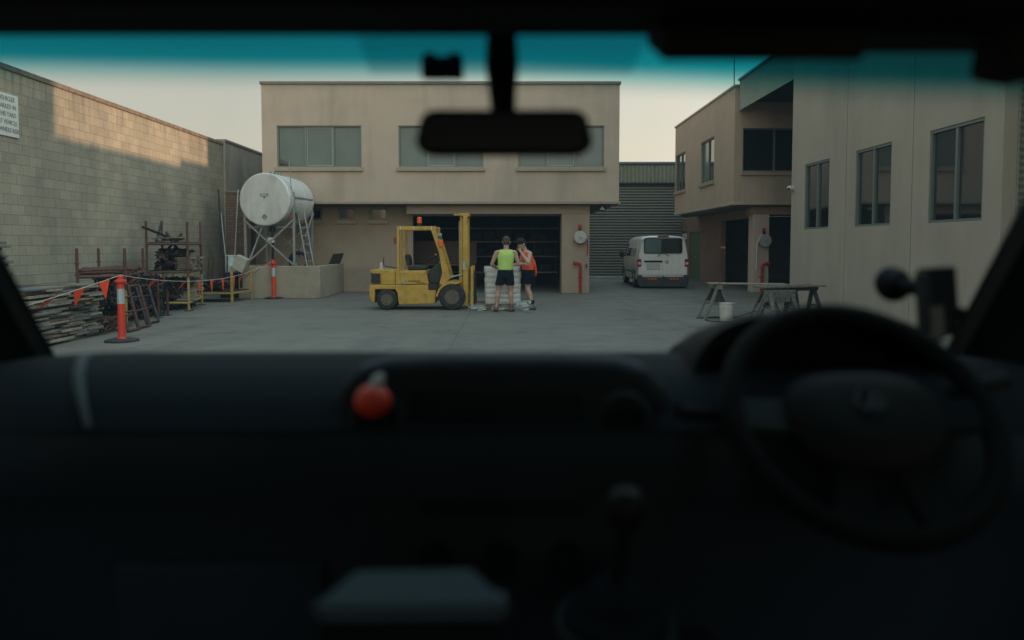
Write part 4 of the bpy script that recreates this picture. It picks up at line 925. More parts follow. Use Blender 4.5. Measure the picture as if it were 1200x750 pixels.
# overhead guard
for y in (Yn+.06,Yf-.06):
    MB().bar((fx_(336),y,fz_(430)),(fx_(336),y,fz_(190)),.055,.06).build('rear_post', FORKY, fk, bevel=.006)
    MB().bar((fx_(352),y+.0,fz_(430)),(fx_(352),y,fz_(190)),.03,.05).build('rear_post_rib', mat('forklift_yellow_shade_worn', (.45,.27,.03), .6, dirt=(.1,.07,.03), dscale=5, damt=.6), fk)
    MB().prism(FP([(524,180),(552,180),(604,345),(640,470),(600,512),(575,505),(592,440),(575,330)]),y-.03,y+.03).build('front_post', FORKY, fk, bevel=.006)
    MB().bar((fx_(328),y,fz_(181)),(fx_(558),y,fz_(179)),.05,.085).build('roof_rail', FORKY, fk, bevel=.006)
rb_ = MB()
for k in range(8): x = fx_(335+30*k); rb_.bar((x,Yn+.09,fz_(180)),(x,Yf-.09,fz_(180)),.03,.06)
rb_.build('roof_bar', FORKY, fk)
for u_,v_ in ((352,178),(428,178),(530,176)): MB().box(fx_(u_)-.014,fx_(u_)+.014,Yn+.02,Yn+.033,fz_(190),fz_(170)).build('clip', WHITEPL, fk)
# beacon on the roof, lamps on the posts
def lamp_cyl(u,v0,v1,y,r,name):
    return MB().lathe((fx_(u),y,fz_(v1)),(0,0,1),[(0,r),(.01,r*1.0),(fz_(v0)-fz_(v1)-.02,r*.88),(fz_(v0)-fz_(v1),r*.6),(fz_(v0)-fz_(v1),0)],20).build(name, ORANGEL, fk, smooth=30)
b_ = lamp_cyl(456,115,150,Yn+.2,.062,'beacon'); MB().lathe((fx_(456),Yn+.2,fz_(172)),(0,0,1),[(0,.06),(fz_(151)-fz_(172),.065),(fz_(151)-fz_(172),0)],20).build('beacon_base', BLACKM, b_)
MB().box(fx_(574),fx_(600),Yn-.03,Yn+.03,fz_(290),fz_(250)).build('indicator_lamp', ORANGEL, fk, bevel=.015)
wl = MB().lathe((fx_(583),Yn+.08,fz_(226)),(1,0,0),[(-.06,.03),(-.05,.06),(.02,.07),(.03,.065),(.03,0)],20).build('work_lamp', mat('lamp_grey', (.2,.24,.26), .4, .3), fk, smooth=30)
MB().tube((fx_(588),Yn+.06,fz_(250)),(fx_(585),Yn+.08,fz_(240)),.012).build('stalk', BLACKM, wl)
MB().box(fx_(312),fx_(322),Yn+.02,Yn+.1,fz_(273),fz_(233)).build('side_lamp', REDL, fk, bevel=.006)
# seat
st = MB().prism(FP([(380,405),(420,400),(492,404),(496,426),(384,428)]),Yn+.28,Yf-.28).build('seat', BLACKP, fk, bevel=.03)
MB().prism(FP([(364,340),(374,332),(386,340),(394,370),(394,402),(376,402)]),Yn+.3,Yf-.3).build('backrest', BLACKP, st, bevel=.025)
# steering column, wheel, dash, levers
MB().prism(FP([(508,430),(548,398),(578,380),(590,440),(575,504),(512,504)]),Yn+.2,Yf-.2).build('dash', mat('dash_dark_green', (.03,.035,.03), .7, var=.3), fk, bevel=.02)
MB().bar((fx_(560),18.55,fz_(400)),(fx_(540),18.55,fz_(352)),.05).build('steering_column', BLACKM, fk)
MB().torus((fx_(535),18.55,fz_(350)),(-.5,0,.85),.17,.014,28,8).bar((fx_(535),18.55-.16,fz_(350)),(fx_(535),18.55+.16,fz_(350)),.02).build('steering_wheel', BLACKP, fk, smooth=True)
MB().ball((fx_(546),18.4,fz_(337)),.03).build('spinner_knob', YELLOWP, fk, smooth=True)
MB().box(fx_(568),fx_(590),Yn+.25,Yn+.35,fz_(425),fz_(378)).build('yellow_housing', FORKY, fk, bevel=.01)
for k in range(3): MB().tube((fx_(560+5*k),18.25+.06*k,fz_(400)),(fx_(552+6*k),18.25+.06*k,fz_(355)),.009).build('lever', BLACKM, fk)
MB().tube((fx_(222),18.4,fz_(424)),(fx_(222),18.4,fz_(382)),.035).build('exhaust_pipe', WHITEPL, fk, smooth=30)
MB().path([(fx_(238),18.35,fz_(352)),(fx_(238),18.35,fz_(395)),(fx_(250),18.32,fz_(405)),(fx_(290),18.3,fz_(410)),(fx_(318),18.3,fz_(416))],.012).build('hose', RUBBER, fk, smooth=True)
# mast
M0 = 18.22; M1 = 18.93
for y in (M0,M1):
    MB().bar((fx_(727),y,fz_(636)),(fx_(727),y,fz_(97)),.062,.12,up=(1,0,0)).build('outer_mast_rail', FORKY, fk, bevel=.005)
    yi = y+(.09 if y==M0 else -.09)
    MB().bar((fx_(700),yi,fz_(625)),(fx_(700),yi,fz_(104)),.05,.06,up=(1,0,0)).build('inner_mast_rail', FORKY, fk, bevel=.005)
    MB().tube((fx_(689),yi,fz_(600)),(fx_(689),yi,fz_(140)),.018).build('lift_cylinder', STEEL_GALV, fk, smooth=True)
MB().box(fx_(690),fx_(747),M0-.03,M1+.03,fz_(108),fz_(92)).box(fx_(658),fx_(700),M0-.05,M0+.03,fz_(106),fz_(97)).box(fx_(705),fx_(735),M0+.032,M1-.032,fz_(420),fz_(395)).build('cross_member', FORKY, fk, bevel=.005)
MB().tube((fx_(702),18.5,fz_(600)),(fx_(702),18.5,fz_(130)),.012,n=6).build('lift_chain', BLACKM, fk)
MB().box(fx_(712),fx_(726),M0-.064,M0-.0605,fz_(425),fz_(370)).build('mast_sticker', mat('sticker_blue_white', (.35,.45,.5), .5, var=.3, scale=40), fk)
for v_ in (120,145): MB().tube((fx_(738),M0-.07,fz_(v_)),(fx_(738),M0-.05,fz_(v_)),.014).build('bolt', BLACKM, fk)
MB().tube((fx_(612),M0-.02,fz_(478)),(fx_(660),M0-.02,fz_(462)),.032).tube((fx_(655),M0-.02,fz_(464)),(fx_(704),M0-.02,fz_(452)),.02).build('tilt_cylinder', STEEL_GALV, fk, smooth=30)
MB().box(fx_(757),fx_(773),18.1,18.13,fz_(632),fz_(405)).box(fx_(757),fx_(773),19.02,19.05,fz_(632),fz_(405)).box(fx_(757),fx_(766),18.131,19.019,fz_(440),fz_(405)).box(fx_(757),fx_(770),18.131,19.019,fz_(632),fz_(590)).build('carriage', FORKY, fk, bevel=.004)
for y in (18.3,18.85): MB().prism(FP([(774,640),(774,430),(780,430),(786,630),(980,641),(980,646),(774,648)]),y-.05,y+.05).build('fork', BLACKM, fk, bevel=.003)

# ------------------------------------------------------------------ pallet load
pt = thing('pallet', 'low timber pallet wrapped in loose clear plastic at the workers feet', 'pallet', (-.2,18.6,0))
pm = MB(); 
for k in range(7): pm.box(-.80,.42,18.0+.17*k,18.0+.17*k+.1,.125,.143)
for y in (18.0,18.5,19.0): pm.box(-.80,.42,y+.01,y+.09,.022,.124)
for y in (18.0,18.5,19.02): pm.box(-.80,.42,y,y+.1,.0,.021)
pm.build('deck', TIMBER[1], pt)
rnd = random.Random(21)
def blob_wrap(x0,x1,y0,y1,z0,z1,n=26,m=6,amp=.03):
    rings = []
    for j in range(m+1):
        f = j/m; sc = 1-.12*f*f; z = z0+(z1-z0)*f
        ring = []
        for k in range(n):
            a = 2*math.pi*k/n; cx,cy = math.cos(a),math.sin(a)
            s_ = 1/max(abs(cx),abs(cy))**.85
            ring.append(Vector(((x0+x1)/2+(x1-x0)/2*sc*cx*s_*.95+rnd.uniform(-amp,amp),(y0+y1)/2+(y1-y0)/2*sc*cy*s_*.95+rnd.uniform(-amp,amp),z+rnd.uniform(-amp,amp)*.4*(0<j<m))))
        rings.append(ring)
    return MB().rings(rings)
for k,(x0,x1,y0,y1,z1) in enumerate(((-.92,-.5,17.75,18.3,.13),(-.4,.1,17.8,18.0,.12),(.1,.55,17.8,18.5,.20),(.3,.62,17.95,18.6,.24))):
    blob_wrap(x0,x1,y0,y1,.004,z1).build('plastic_bundle', CLEARW, pt, smooth=60)
ld_ = thing('wrapped_load', 'tall white shrink-wrapped stack of bags on the pallet beside the forklift', 'load', (-.15,18.6,.145))
zz = .145; hs = [.125,.12,.13,.125,.13,.14,.14]
for k,h in enumerate(hs):
    j = rnd.uniform(-.012,.012)
    mb = MB(); n=40; rings=[]
    for q_,f in ((0,.986),(.08,.997),(.5,1.0),(.92,.997),(1,.986)):
        rings.append([Vector((-.125+j+.455*f*math.copysign(abs(math.cos(t))**.22,math.cos(t)),18.52+.46*f*math.copysign(abs(math.sin(t))**.22,math.sin(t)),zz+h*q_)) for t in [2*math.pi*(i+.5)/n for i in range(n)]])
    mb.rings(rings).build('bag_layer', WRAP, ld_, smooth=50); zz += h+.001
wd_ = MB()
for k in range(46):
    a = Vector((-.59-.004,18.0+rnd.uniform(0,.02),0)); 
    x0 = rnd.uniform(-.58,.1); z0 = rnd.uniform(.2,1.0); wd_.bar((x0,18.055,z0),(x0+rnd.uniform(.1,.22),18.055,z0+rnd.uniform(-.07,.07)),.008,.004)
wd_.build('wrap_crease', mat('wrap_crease_white', (.7,.7,.66), .3), ld_)
sheet = blob_wrap(-1.0,-.6,17.9,18.6,.004,.09,amp=.04).build('loose_plastic', CLEARW, smooth=60); tag(sheet,'crumpled clear plastic lying between the forklift and the white load','plastic')

# ------------------------------------------------------------------ white van seen from behind
VL = 4.75
van = thing('van', 'white panel van with twin rear doors parked at the roller door', 'van', (0,0,0))
def vsec(y, hw0, hw1, hw2, z0, z1, z2, z3):
    """half outline points from bottom to roof centre"""
    pts = [(hw0*.96,z0),(hw0,z0+.08),(hw1,(z0+z1)/2+.05),(hw1,z1),(hw2+.035,z2-.10),(hw2-.02,z2-.015),(hw2-.12,z2+.035),(hw2*.5,z3-.01),(0,z3)]
    r = pts+[(-x,z) for x,z in reversed(pts[:-1])]
    return [Vector((x,y,z)) for x,z in r]
secs = [vsec(.03,.86,.88,.72,.38,1.15,1.80,1.86),vsec(.0,.88,.90,.745,.36,1.15,1.83,1.89),vsec(.08,.93,.945,.785,.34,1.12,1.86,1.925),vsec(.35,.945,.955,.80,.32,1.1,1.88,1.95),vsec(2.6,.945,.955,.80,.3,1.1,1.88,1.96),
        vsec(3.35,.945,.955,.78,.3,1.1,1.84,1.92),vsec(4.0,.93,.94,.72,.3,1.05,1.32,1.36),vsec(4.5,.88,.88,.68,.3,.9,1.08,1.12),vsec(4.75,.74,.76,.58,.34,.8,.93,.96)]
body = MB().rings(secs).build('body', WHITEP, van, smooth=35)
GLV = glass_mat('van_glass_dark', (.015,.022,.024), .05); GLV2 = glass_mat('van_glass_greenish', (.10,.15,.16), .12, .2)
def rq(pts, y, th=.012, bm=None, slope=None):
    """outline (x,z) set on the rear face"""
    f = lambda x,z: -.022+ (max(z-1.15,0))*.028
    return pts
def rear_panel(name, x0,x1,z0,z1, m, r=.05, off=.012, th=.02, parent=van):
    pts = []
    for cx,cz,a0 in ((x1-r,z1-r,0),(x0+r,z1-r,90),(x0+r,z0+r,180),(x1-r,z0+r,270)):
        for k in range(5): a = R(a0+22.5*k); pts.append((cx+r*math.cos(a),cz+r*math.sin(a)))
    return MB().prism(pts,-off,-off+th).build(name, m, parent)
vpx = 1.86/57.5
def vx(u): return ((720+u/8.33)-773.3)*.0315
def vz(v): return (338.6-(260+v/8.33))*.0318
rg_ = rear_panel('rear_glass', -.70,.70, vz(318),vz(172), GLV, .08)
rear_panel('rear_blind', -.66,-.07, vz(312),vz(180), GLV2, .06, .016, .006, rg_)
for s_ in (-1,1):
    d_ = rear_panel('rear_door', .005 if s_>0 else -.865,.865 if s_>0 else -.005,.50,vz(330), WHITEP,.02,.008,.03)
hs_ = rear_panel('handle_strip', vx(262),vx(438),vz(404),vz(386), BLACKP,.01,.03,.025)
for s_ in (-1,1):
    tl = rear_panel('tail_light', s_*.865-.075,s_*.865+.075,vz(445),vz(372), REDL,.02,.02,.12)
    rear_panel('reverse_lens', s_*.865-.05,s_*.865+.055,vz(425),vz(400), mat('clear_lens',(.6,.55,.55),.2),.01,.024,.006,tl)
bp_ = MB().prism([(-.93,vz(525)),(-.78,vz(525)),(-.74,vz(543)),(.74,vz(543)),(.78,vz(525)),(.93,vz(525)),(.93,vz(600)),(.86,vz(640)),(-.86,vz(640)),(-.93,vz(600))],-.10,.12).build('rear_bumper', mat('bumper_dark_blue_grey',(.035,.042,.05),.55,var=.15,dirt=(.1,.1,.09),dscale=5,damt=.3), van, bevel=.03)
for k,x in enumerate((vx(308),vx(340),vx(370),vx(518),vx(548),vx(578))):
    o = MB().box(x-.035,x+.035,-.125,-.10,vz(572),vz(554)).build('marker_lamp', ORANGEL, van, bevel=.008)
for x in (vx(275),vx(612)): MB().box(x-.05,x+.05,-.115,-.10,vz(574),vz(560)).build('reflector', REDL, van, bevel=.008)
MB().box(vx(285),vx(420),-.032,-.008,vz(470),vz(412)).build('number_plate_recess', mat('plate_recess',(.52,.53,.52),.4), van, bevel=.01)
bdg = MB().torus((vx(482),-.012,vz(398)),(0,1,0),.058,.009,24,6).build('badge', mat('chrome',(.6,.6,.6),.2,.9), van, smooth=True)
cc = (vx(482),vz(398)); lt = MB()
for a_,b_ in (((-.03,.042),(-.0,.006)),((.03,.042),(0,.006)),((-.045,.01),(-.022,-.04)),((-.022,-.04),(0,-.004)),((0,-.004),(.022,-.04)),((.022,-.04),(.045,.01))):
    lt.bar((cc[0]+a_[0],-.012,cc[1]+a_[1]),(cc[0]+b_[0],-.012,cc[1]+b_[1]),.011,.01)
lt.build('emblem_letters', MATS['chrome'], bdg)
for x,s_ in ((-.02,-1),(.02,1)):
    MB().bar((x+s_*.03,-.035,vz(312)),(x+s_*.2,-.04,vz(345)) if True else None,.03,.02).bar((x+s_*.04,-.038,vz(312)),(x+s_*.03,-.032,vz(235)),.012,.01).build('wiper', BLACKP, van)
MB().box(-.2,.2,-.035,.03,vz(158),vz(146)).build('brake_light', mat('brake_strip',(.25,.05,.05),.3), van, bevel=.008)
for s_ in (-1,1):
    for y0,y1 in ((.45,1.75),(1.85,3.05)):
        f = lambda y,z: (s_*(.956-(z-1.1)*.19+.004),y,z)
        g_ = MB(); V = [f(y0,1.17),f(y1,1.17),f(y1,1.68),f(y0,1.68)]; g_.add(V+[(v[0]-s_*.02,v[1],v[2]) for v in V],[(0,1,2,3),(7,6,5,4),(0,4,5,1),(1,5,6,2),(2,6,7,3),(3,7,4,0)])
        g_.build('side_panel_window' , GLV if (y0 > 1 or s_ > 0) else mat('side_panel_greybrown',(.2,.19,.17),.35,coat=.3), van)
    f = lambda y,z: (s_*(.950-(z-1.1)*.20+.004),y,z)
    V = [f(3.12,1.17),f(3.8,1.14),f(3.35,1.66),f(3.12,1.68)]
    MB().add(V+[(v[0]-s_*.02,v[1],v[2]) for v in V],[(0,1,2,3),(7,6,5,4),(0,4,5,1),(1,5,6,2),(2,6,7,3),(3,7,4,0)]).build('cab_window', GLV, van)
    MB().ball((s_*1.09,3.45,1.22),.10,.05,.14).bar((s_*.93,3.45,1.15),(s_*1.05,3.45,1.18),.04).build('wing_mirror', BLACKP, van, smooth=True)
    for y in (.92,3.95):
        ty = MB().lathe((s_*.84,y,.325),(s_,0,0),[(-.1,.2),(-.1,.3),(-.08,.325),(.08,.325),(.1,.3),(.1,.2)],32,False).build('wheel', RUBBER, van, smooth=30)
        MB().lathe((s_*.84,y,.325),(s_,0,0),[(.09,.205),(.07,.19),(.05,.1),(.08,.05),(.08,0)],24).build('rim', STEEL_GALV, ty, smooth=30)
        MB().torus((s_*.945,y,.335),(1,0,0),.37,.02,24,6,0,math.pi) .build('wheel_arch', BLACKP, van, smooth=True)
    MB().box(s_*.955-.02,s_*.955+.012,.45,3.4,.55,.62).build('side_moulding', BLACKP, van, bevel=.01)
MB().box(-.85,.85,.1,4.4,.26,.33).build('underbody', BLACKP, van)
MB().box(-.02,.02,-.16,-.05,.36,.42).ball((0,-.17,.44),.03).build('tow_ball', BLACKM, van)
van.location = (5.71,27.0,0); van.rotation_euler = (0,0,R(-2.0))

# ------------------------------------------------------------------ trestles, bucket and cable
def trestle(name,label,c,L,H,rz,splay=.26,mat_=None,spread=.22,beam=.09, panel=False):
    mat_ = mat_ or TIMBER[2]
    t = thing(name,label,'trestle',(0,0,0))
    MB().box(-L/2,L/2,-.05,.05,H-beam,H).build('beam', mat_, t, bevel=.006)
    for sx in (-1,1):
        for sy in (-1,1):
            MB().bar((sx*(L/2-.1),sy*.03,H-.05),(sx*(L/2-.1+.06),sy*splay,0.0),.085,.045).build('leg', mat_, t, bevel=.004)
        MB().bar((sx*(L/2-.07),-splay*.62,H*.42),(sx*(L/2-.07),splay*.62,H*.42),.07,.025).build('stretcher', mat_, t)
        if panel: MB().prism([(-.05,H-.1),(.05,H-.1),(splay*.55,H*.5),(-splay*.55,H*.5)],sx*(L/2-.13)-.01,sx*(L/2-.13)+.01,'x').build('gusset', mat('gusset_dark',(.05,.055,.06),.8,var=.3), t)
    t.location = c; t.rotation_euler = (0,0,rz)
    return t
q = A(848,334,15.9)
H1 = .74
trestle('trestle','trestle at the left end of the long board beside the white bucket',(4.55,16.0,0),.7,H1,R(88),.3,panel=True)
trestle('trestle','worn trestle under the middle of the long board right of the bucket',(5.55,15.7,0),.62,.68,R(80),.3,beam=.2,panel=True)
trestle('trestle','splattered trestle under the near end of the short table top',(5.65,15.2,0),.7,.66,R(15),.3,beam=.24,panel=True,mat_=mat('splattered_timber',(.16,.165,.15),.9,var=.5,scale=25,dirt=(.05,.05,.05),dscale=12,damt=.8))
trestle('trestle','dark trestle at the right end of the short table top',(6.42,15.9,0),.66,.70,R(12),.3,mat_=TIMBER[3])
a0 = A(829,334,15.95); a1 = A(921,337.5,15.75)
lbd = thing('long_board','long thin pale board laid across the two left trestles','board',(a0.x,15.9,H1)); MB().obox(((a0.x+a1.x)/2,15.85,H1+.022),a1.x-a0.x,.3,.028,(0,R(.4),R(-5))).build('board', TIMBER[0], lbd, bevel=.004)
a0 = A(885,341,15.4); a1 = A(962,340,15.9)
tb2 = thing('table_top','short rough timber top spanning the right pair of trestles','table top',(6.0,15.6,.72)); MB().obox(((a0.x+a1.x)/2,15.6,.722),a1.x-a0.x,.42,.035,(0,0,R(20))).build('board', TIMBER[2], tb2, bevel=.004)
for k,(u,v_,l_) in enumerate(((-.35,.05,.5),(.1,-.05,.6),(.35,.08,.4))):
    o = MB().obox(((a0.x+a1.x)/2+u,15.6+v_+u*.35,.722+.03),l_,.1,.022,(0,0,R(20+5*k))).build('batten', TIMBER[0]); tag(o,'thin offcut lying on the short rough timber top','timber','offcuts on the timber top')
# spill and machine parts on the near trestle
bkx = G(851,375.5)
bc = thing('bucket','white plastic bucket with a wire handle beside the left trestle','bucket',(bkx.x,bkx.y,0))
MB().lathe((bkx.x,bkx.y,0),(0,0,1),[(0,0),(0,.125),(.02,.13),(.28,.145),(.282,.152),(.30,.152),(.302,.146),(.36,.15),(.362,.158),(.375,.158),(.375,.145),(.12,.135),(.12,0)],32).build('body', WHITEPL, bc, smooth=30)
MB().torus((bkx.x,bkx.y-.0,.31),(.1,1,.35),.155,.004,26,6,math.pi,2*math.pi).build('handle', STEEL_GALV, bc, smooth=True)
MB().lathe((bkx.x,bkx.y,.29),(0,0,1),[(0,0),(0,.13),(.005,.13),(.005,0)],24).build('plaster_fill', mat('plaster_grey',(.4,.4,.38),.8), bc)
MB().bar((bkx.x+.02,bkx.y-.02,.3),(bkx.x+.2,bkx.y-.06,.40),.02).build('mixing_stick', TIMBER[0], bc)
cb_ = MB(); cp = []
for k in range(41):
    a = k/40*2*math.pi; cp.append((4.62+.42*math.cos(a)+.05*math.sin(3*a),15.55+.55*math.sin(a),.014))
cb_.path(cp,.012,7); cb_.path([(4.1,15.9,.013),(4.6,16.0,.014),(5.0,15.85,.05),(5.3,15.8,.16),(5.5,15.75,.2)],.012,7)
cbl = cb_.build('cable', BLACKP, smooth=True); tag(cbl,'black cable looped on the concrete around the white bucket','cable')
# ------------------------------------------------------------------ people
def remesh_obj(name, mb, m, parent, voxel=.007, smooth=4):
    me = bpy.data.meshes.new(name); me.from_pydata([tuple(v) for v in mb.v], [], mb.f)
    bm = bmesh.new(); bm.from_mesh(me); bmesh.ops.recalc_face_normals(bm, faces=bm.faces); bm.to_mesh(me); bm.free()
    o = bpy.data.objects.new(name, me); COL.objects.link(o)
    r_ = o.modifiers.new('r','REMESH'); r_.mode = 'VOXEL'; r_.voxel_size = voxel; r_.use_smooth_shade = True
    s_ = o.modifiers.new('s','SMOOTH'); s_.factor = .5; s_.iterations = smooth
    dg = bpy.context.evaluated_depsgraph_get(); nm = bpy.data.meshes.new_from_object(o.evaluated_get(dg))
    o.modifiers.clear(); o.data = nm; nm.name = name; nm.materials.clear(); nm.materials.append(m)
    for p in nm.polygons: p.use_smooth = True
    o.parent = parent
    return o
def limb(mb,p,q,r1,r2,n=14):
    mb.tube(p,q,r1,r2,n=n); mb.ball(p,r1,n=n); mb.ball(q,r2,n=n); return mb
def chain(mb, pts):
    for (p,r1),(q,r2) in zip(pts,pts[1:]): limb(mb,p,q,r1,r2)
def hand(mb, w, d, side, s=1.0, curl=.5):
    """w wrist, d direction of the hand, side = direction of the thumb side"""
    w = Vector(w); d = Vector(d).normalized(); t = Vector(side); t = (t-d*t.dot(d)).normalized(); n = d.cross(t)
    c = w+d*.045*s
    for k in (-1,0,1): limb(mb,w+t*k*.018*s,w+d*.09*s+t*k*.024*s,.016*s,.014*s,8)
    for k,l in ((-1.5,.055),(-.5,.072),(.5,.078),(1.5,.07)):
        b = w+d*.088*s+t*k*.0205*s; m_ = b+(d*math.cos(curl*.8)+n*math.sin(curl*.8))*l*.5*s; e = m_+(d*math.cos(curl*2)+n*math.sin(curl*2))*l*.5*s
        limb(mb,b,m_,.0092*s,.0086*s,7); limb(mb,m_,e,.0086*s,.0078*s,7)
    b = w+d*.02*s+t*.03*s; m_ = b+(d*.6+t*.6+n*.25).normalized()*.04*s; e = m_+(d*.9+t*.15+n*.3).normalized()*.032*s
    limb(mb,b,m_,.012*s,.0105*s,8); limb(mb,m_,e,.0105*s,.009*s,8)
def ell_rings(mb, rows, n=28, caps=True):
    """rows: (centre, rx, ry, yaw)"""
    rings = []
    for c,rx,ry,yaw in rows:
        c = Vector(c); ux = Vector((math.cos(yaw),math.sin(yaw),0)); uy = Vector((-math.sin(yaw),math.cos(yaw),0))
        rings.append([c+ux*rx*math.cos(2*math.pi*k/n)+uy*ry*math.sin(2*math.pi*k/n) for k in range(n)])
    return mb.rings(rings, caps=caps)
SKIN1 = mat('sunburnt_skin',(.46,.28,.21),.55,var=.06,scale=8); SKIN2 = mat('light_skin',(.50,.32,.25),.55,var=.06,scale=8)
HAIR1 = mat('short_brown_hair',(.10,.07,.05),.9,spec=.1,var=.4,scale=60,bump=.6,bscale=200); HAIR2 = mat('dark_brown_hair',(.04,.028,.02),.9,spec=.1,var=.4,scale=60,bump=.8,bscale=150)
LIME = mat('fluoro_lime_cloth',(.50,.70,.17),.8,var=.07,scale=9,bump=1.0,bscale=18); ORCL = mat('fluoro_orange_cloth',(1.0,.13,.03),.8,var=.07,scale=9,bump=1.0,bscale=18)
NAVY = mat('navy_cloth',(.007,.012,.026),.9,spec=.2,var=.15,scale=9,bump=.5,bscale=24); BOOT = mat('tan_work_boot',(.13,.085,.055),.8,var=.2,scale=20); SOCK = mat('black_sock',(.012,.012,.013),.9); SOLE = mat('boot_sole',(.03,.028,.026),.8); GREYSHOE = mat('grey_shoe',(.14,.14,.13),.7,var=.2,scale=20)

def head(mb, c, fwd, sc=1.0, tilt=0.0):
    """c centre of the skull; returns placement function (right, forward, up)"""
    f = Vector(fwd); f.z = 0; f.normalize(); r = f.cross(Vector((0,0,1))); u = Vector((0,0,1))
    f2 = f*math.cos(tilt)-u*math.sin(tilt); u2 = u*math.cos(tilt)+f*math.sin(tilt)
    P = lambda a,b,d: c+r*a*sc+f2*b*sc+u2*d*sc
    rot = Matrix((r,f2,u2)).transposed().to_euler()
    def B(a,b,d,x,y,z,n=16): mb.ball(P(a,b,d),x*sc,y*sc,z*sc,n=n,m=10,rot=tuple(rot))
    B(0,-.012,.03,.076,.094,.09); B(0,.022,-.02,.062,.072,.09); B(0,.045,-.07,.042,.042,.036)      # skull, face, jaw
    B(0,.098,-.018,.012,.018,.016,8); B(0,.092,.0,.009,.012,.024,8)                                   # nose
    B(.078,-.005,-.012,.010,.02,.032,8); B(-.078,-.005,-.012,.010,.02,.032,8)                         # ears
    B(0,.084,-.052,.024,.010,.006,8); B(0,.083,-.062,.021,.010,.007,8)                                # lips
    B(.03,.082,.014,.018,.012,.006,8); B(-.03,.082,.014,.018,.012,.006,8)                             # brows
    return P, rot
def hair_cap(P, rot, m, parent, tuft=0, sc=1.0, seed=1):
    rr = random.Random(seed); mb = MB(); M = rot.to_matrix()
    mb.ball(P(0,-.018,.048),.083*sc,.1*sc,.084*sc,n=20,m=12,rot=tuple(rot)); mb.ball(P(0,-.045,.0),.076*sc,.066*sc,.08*sc,rot=tuple(rot))
    for k in range(70+40*tuft):
        a = rr.uniform(0,2*math.pi); e = rr.uniform(.15,1.45); q = Vector((math.cos(a)*math.cos(e),math.sin(a)*math.cos(e)-.15,math.sin(e)))
        mb.ball(P(q.x*.078,q.y*.092,.045+q.z*(.083+.014*tuft)),.016*(1+.5*tuft)*rr.uniform(.7,1.2),n=7,m=5)
    return remesh_obj('hair', mb, m, parent, .008, 2)
def eyes(P, parent, sc=1.0):
    w_ = MB(); d_ = MB()
    for s_ in (-1,1): w_.ball(P(s_*.03,.086,.0),.012*sc,n=10,m=7); d_.ball(P(s_*.03,.0955,.0),.0062*sc,n=8,m=6)
    e = w_.build('eye', mat('eye_white',(.6,.58,.55),.3), parent, smooth=True); d_.build('pupil', mat('eye_dark',(.02,.015,.01),.2), e, smooth=True)
def shoe(name, ankle, fwd, m, parent, sc=1.0):
    f = Vector(fwd); f.z = 0; f.normalize(); a = Vector(ankle); g = Vector((a.x,a.y,0)); mb = MB()
    limb(mb,g+f*-.05+Vector((0,0,.055)),g+f*.13*sc+Vector((0,0,.045)),.048,.042); limb(mb,g+f*.0+Vector((0,0,.06)),g+Vector((0,0,.13)),.05,.05)
    limb(mb,g+f*.1*sc+Vector((0,0,.045)),g+f*.17*sc+Vector((0,0,.04)),.044,.036)
    mb.v = [Vector((v.x,v.y,max(v.z,.022))) for v in mb.v]
    o = remesh_obj(name, mb, m, parent, .009, 3)
    r = f.cross(Vector((0,0,1))); sm = MB()
    pts = []
    for k in range(20):
        t = 2*math.pi*k/20; l = .145*math.cos(t)+.062; w_ = .05*math.sin(t)*(1+.12*math.cos(t)); pts.append(g+f*l+r*w_)
    sm.rings([[p+Vector((0,0,.001)) for p in pts],[p+Vector((0,0,.03)) for p in pts]]).build('sole', SOLE, o)
    return o

# worker in the lime singlet, seen from behind (faces away, +Y)
p1 = thing('person', 'worker in a lime singlet and navy shorts seen from behind', 'person', (0,0,0))
mb = MB()
pel = Vector((.0,0,.98)); che = Vector((.01,.03,1.30)); nk = Vector((.015,.05,1.50)); hd = Vector((.02,.085,1.665))
ell_rings(mb,[((0,0,.84),.15,.11,0),((0,0,.93),.168,.122,0),((0,.0,1.04),.15,.108,0),((.005,.01,1.15),.155,.108,0),((.01,.02,1.28),.178,.118,0),((.012,.025,1.38),.178,.112,0),((.013,.03,1.45),.12,.085,0),((.015,.04,1.49),.062,.06,0)])
limb(mb,(.014,.035,1.44),(.02,.07,1.60),.062,.056)
for s_ in (-1,1): limb(mb,(.012+s_*.06,.03,1.445),(.012+s_*.185,.028,1.415),.055,.058)
P,rot = head(mb,hd,(.05,1,0),1.05,.28)
# left arm: elbow out, hand forward on the load; right arm: forearm reaching right and forward
LS = Vector((-.19,.03,1.41)); LE = Vector((-.30,.02,1.13)); LW = Vector((-.20,.22,1.04))
chain(mb,[(LS,.056),(LS.lerp(LE,.4),.052),(LE,.038),(LE.lerp(LW,.35),.042),(LW,.027)]); hand(mb,LW,(.35,.9,-.05),(0.6,.0,.6),1.0,.4)
RS = Vector((.205,.03,1.41)); RE = Vector((.285,.0,1.14)); RW = Vector((.42,.17,1.13))
chain(mb,[(RS,.056),(RS.lerp(RE,.4),.052),(RE,.038),(RE.lerp(RW,.35),.042),(RW,.027)]); hand(mb,RW,(.75,.55,-.02),(-.2,.2,.9),1.0,.5)
for s_,fx__,fy in ((-1,-.20,-.02),(1,.125,0)):
    hip = Vector((s_*.085,0,.90)); kn = Vector((fx__*.78 if s_<0 else fx__*.9,.02,.50)); an = Vector((fx__,fy-.01,.11))
    chain(mb,[(hip,.093),(hip.lerp(kn,.5),.078),(kn,.055),(kn.lerp(an,.3)+Vector((0,-.012,0)),.058),(kn.lerp(an,.7),.042),(an,.036)])
remesh_obj('body', mb, SKIN1, p1)
hair_cap(P,rot,HAIR1,p1,0,1.04); eyes(P,p1)
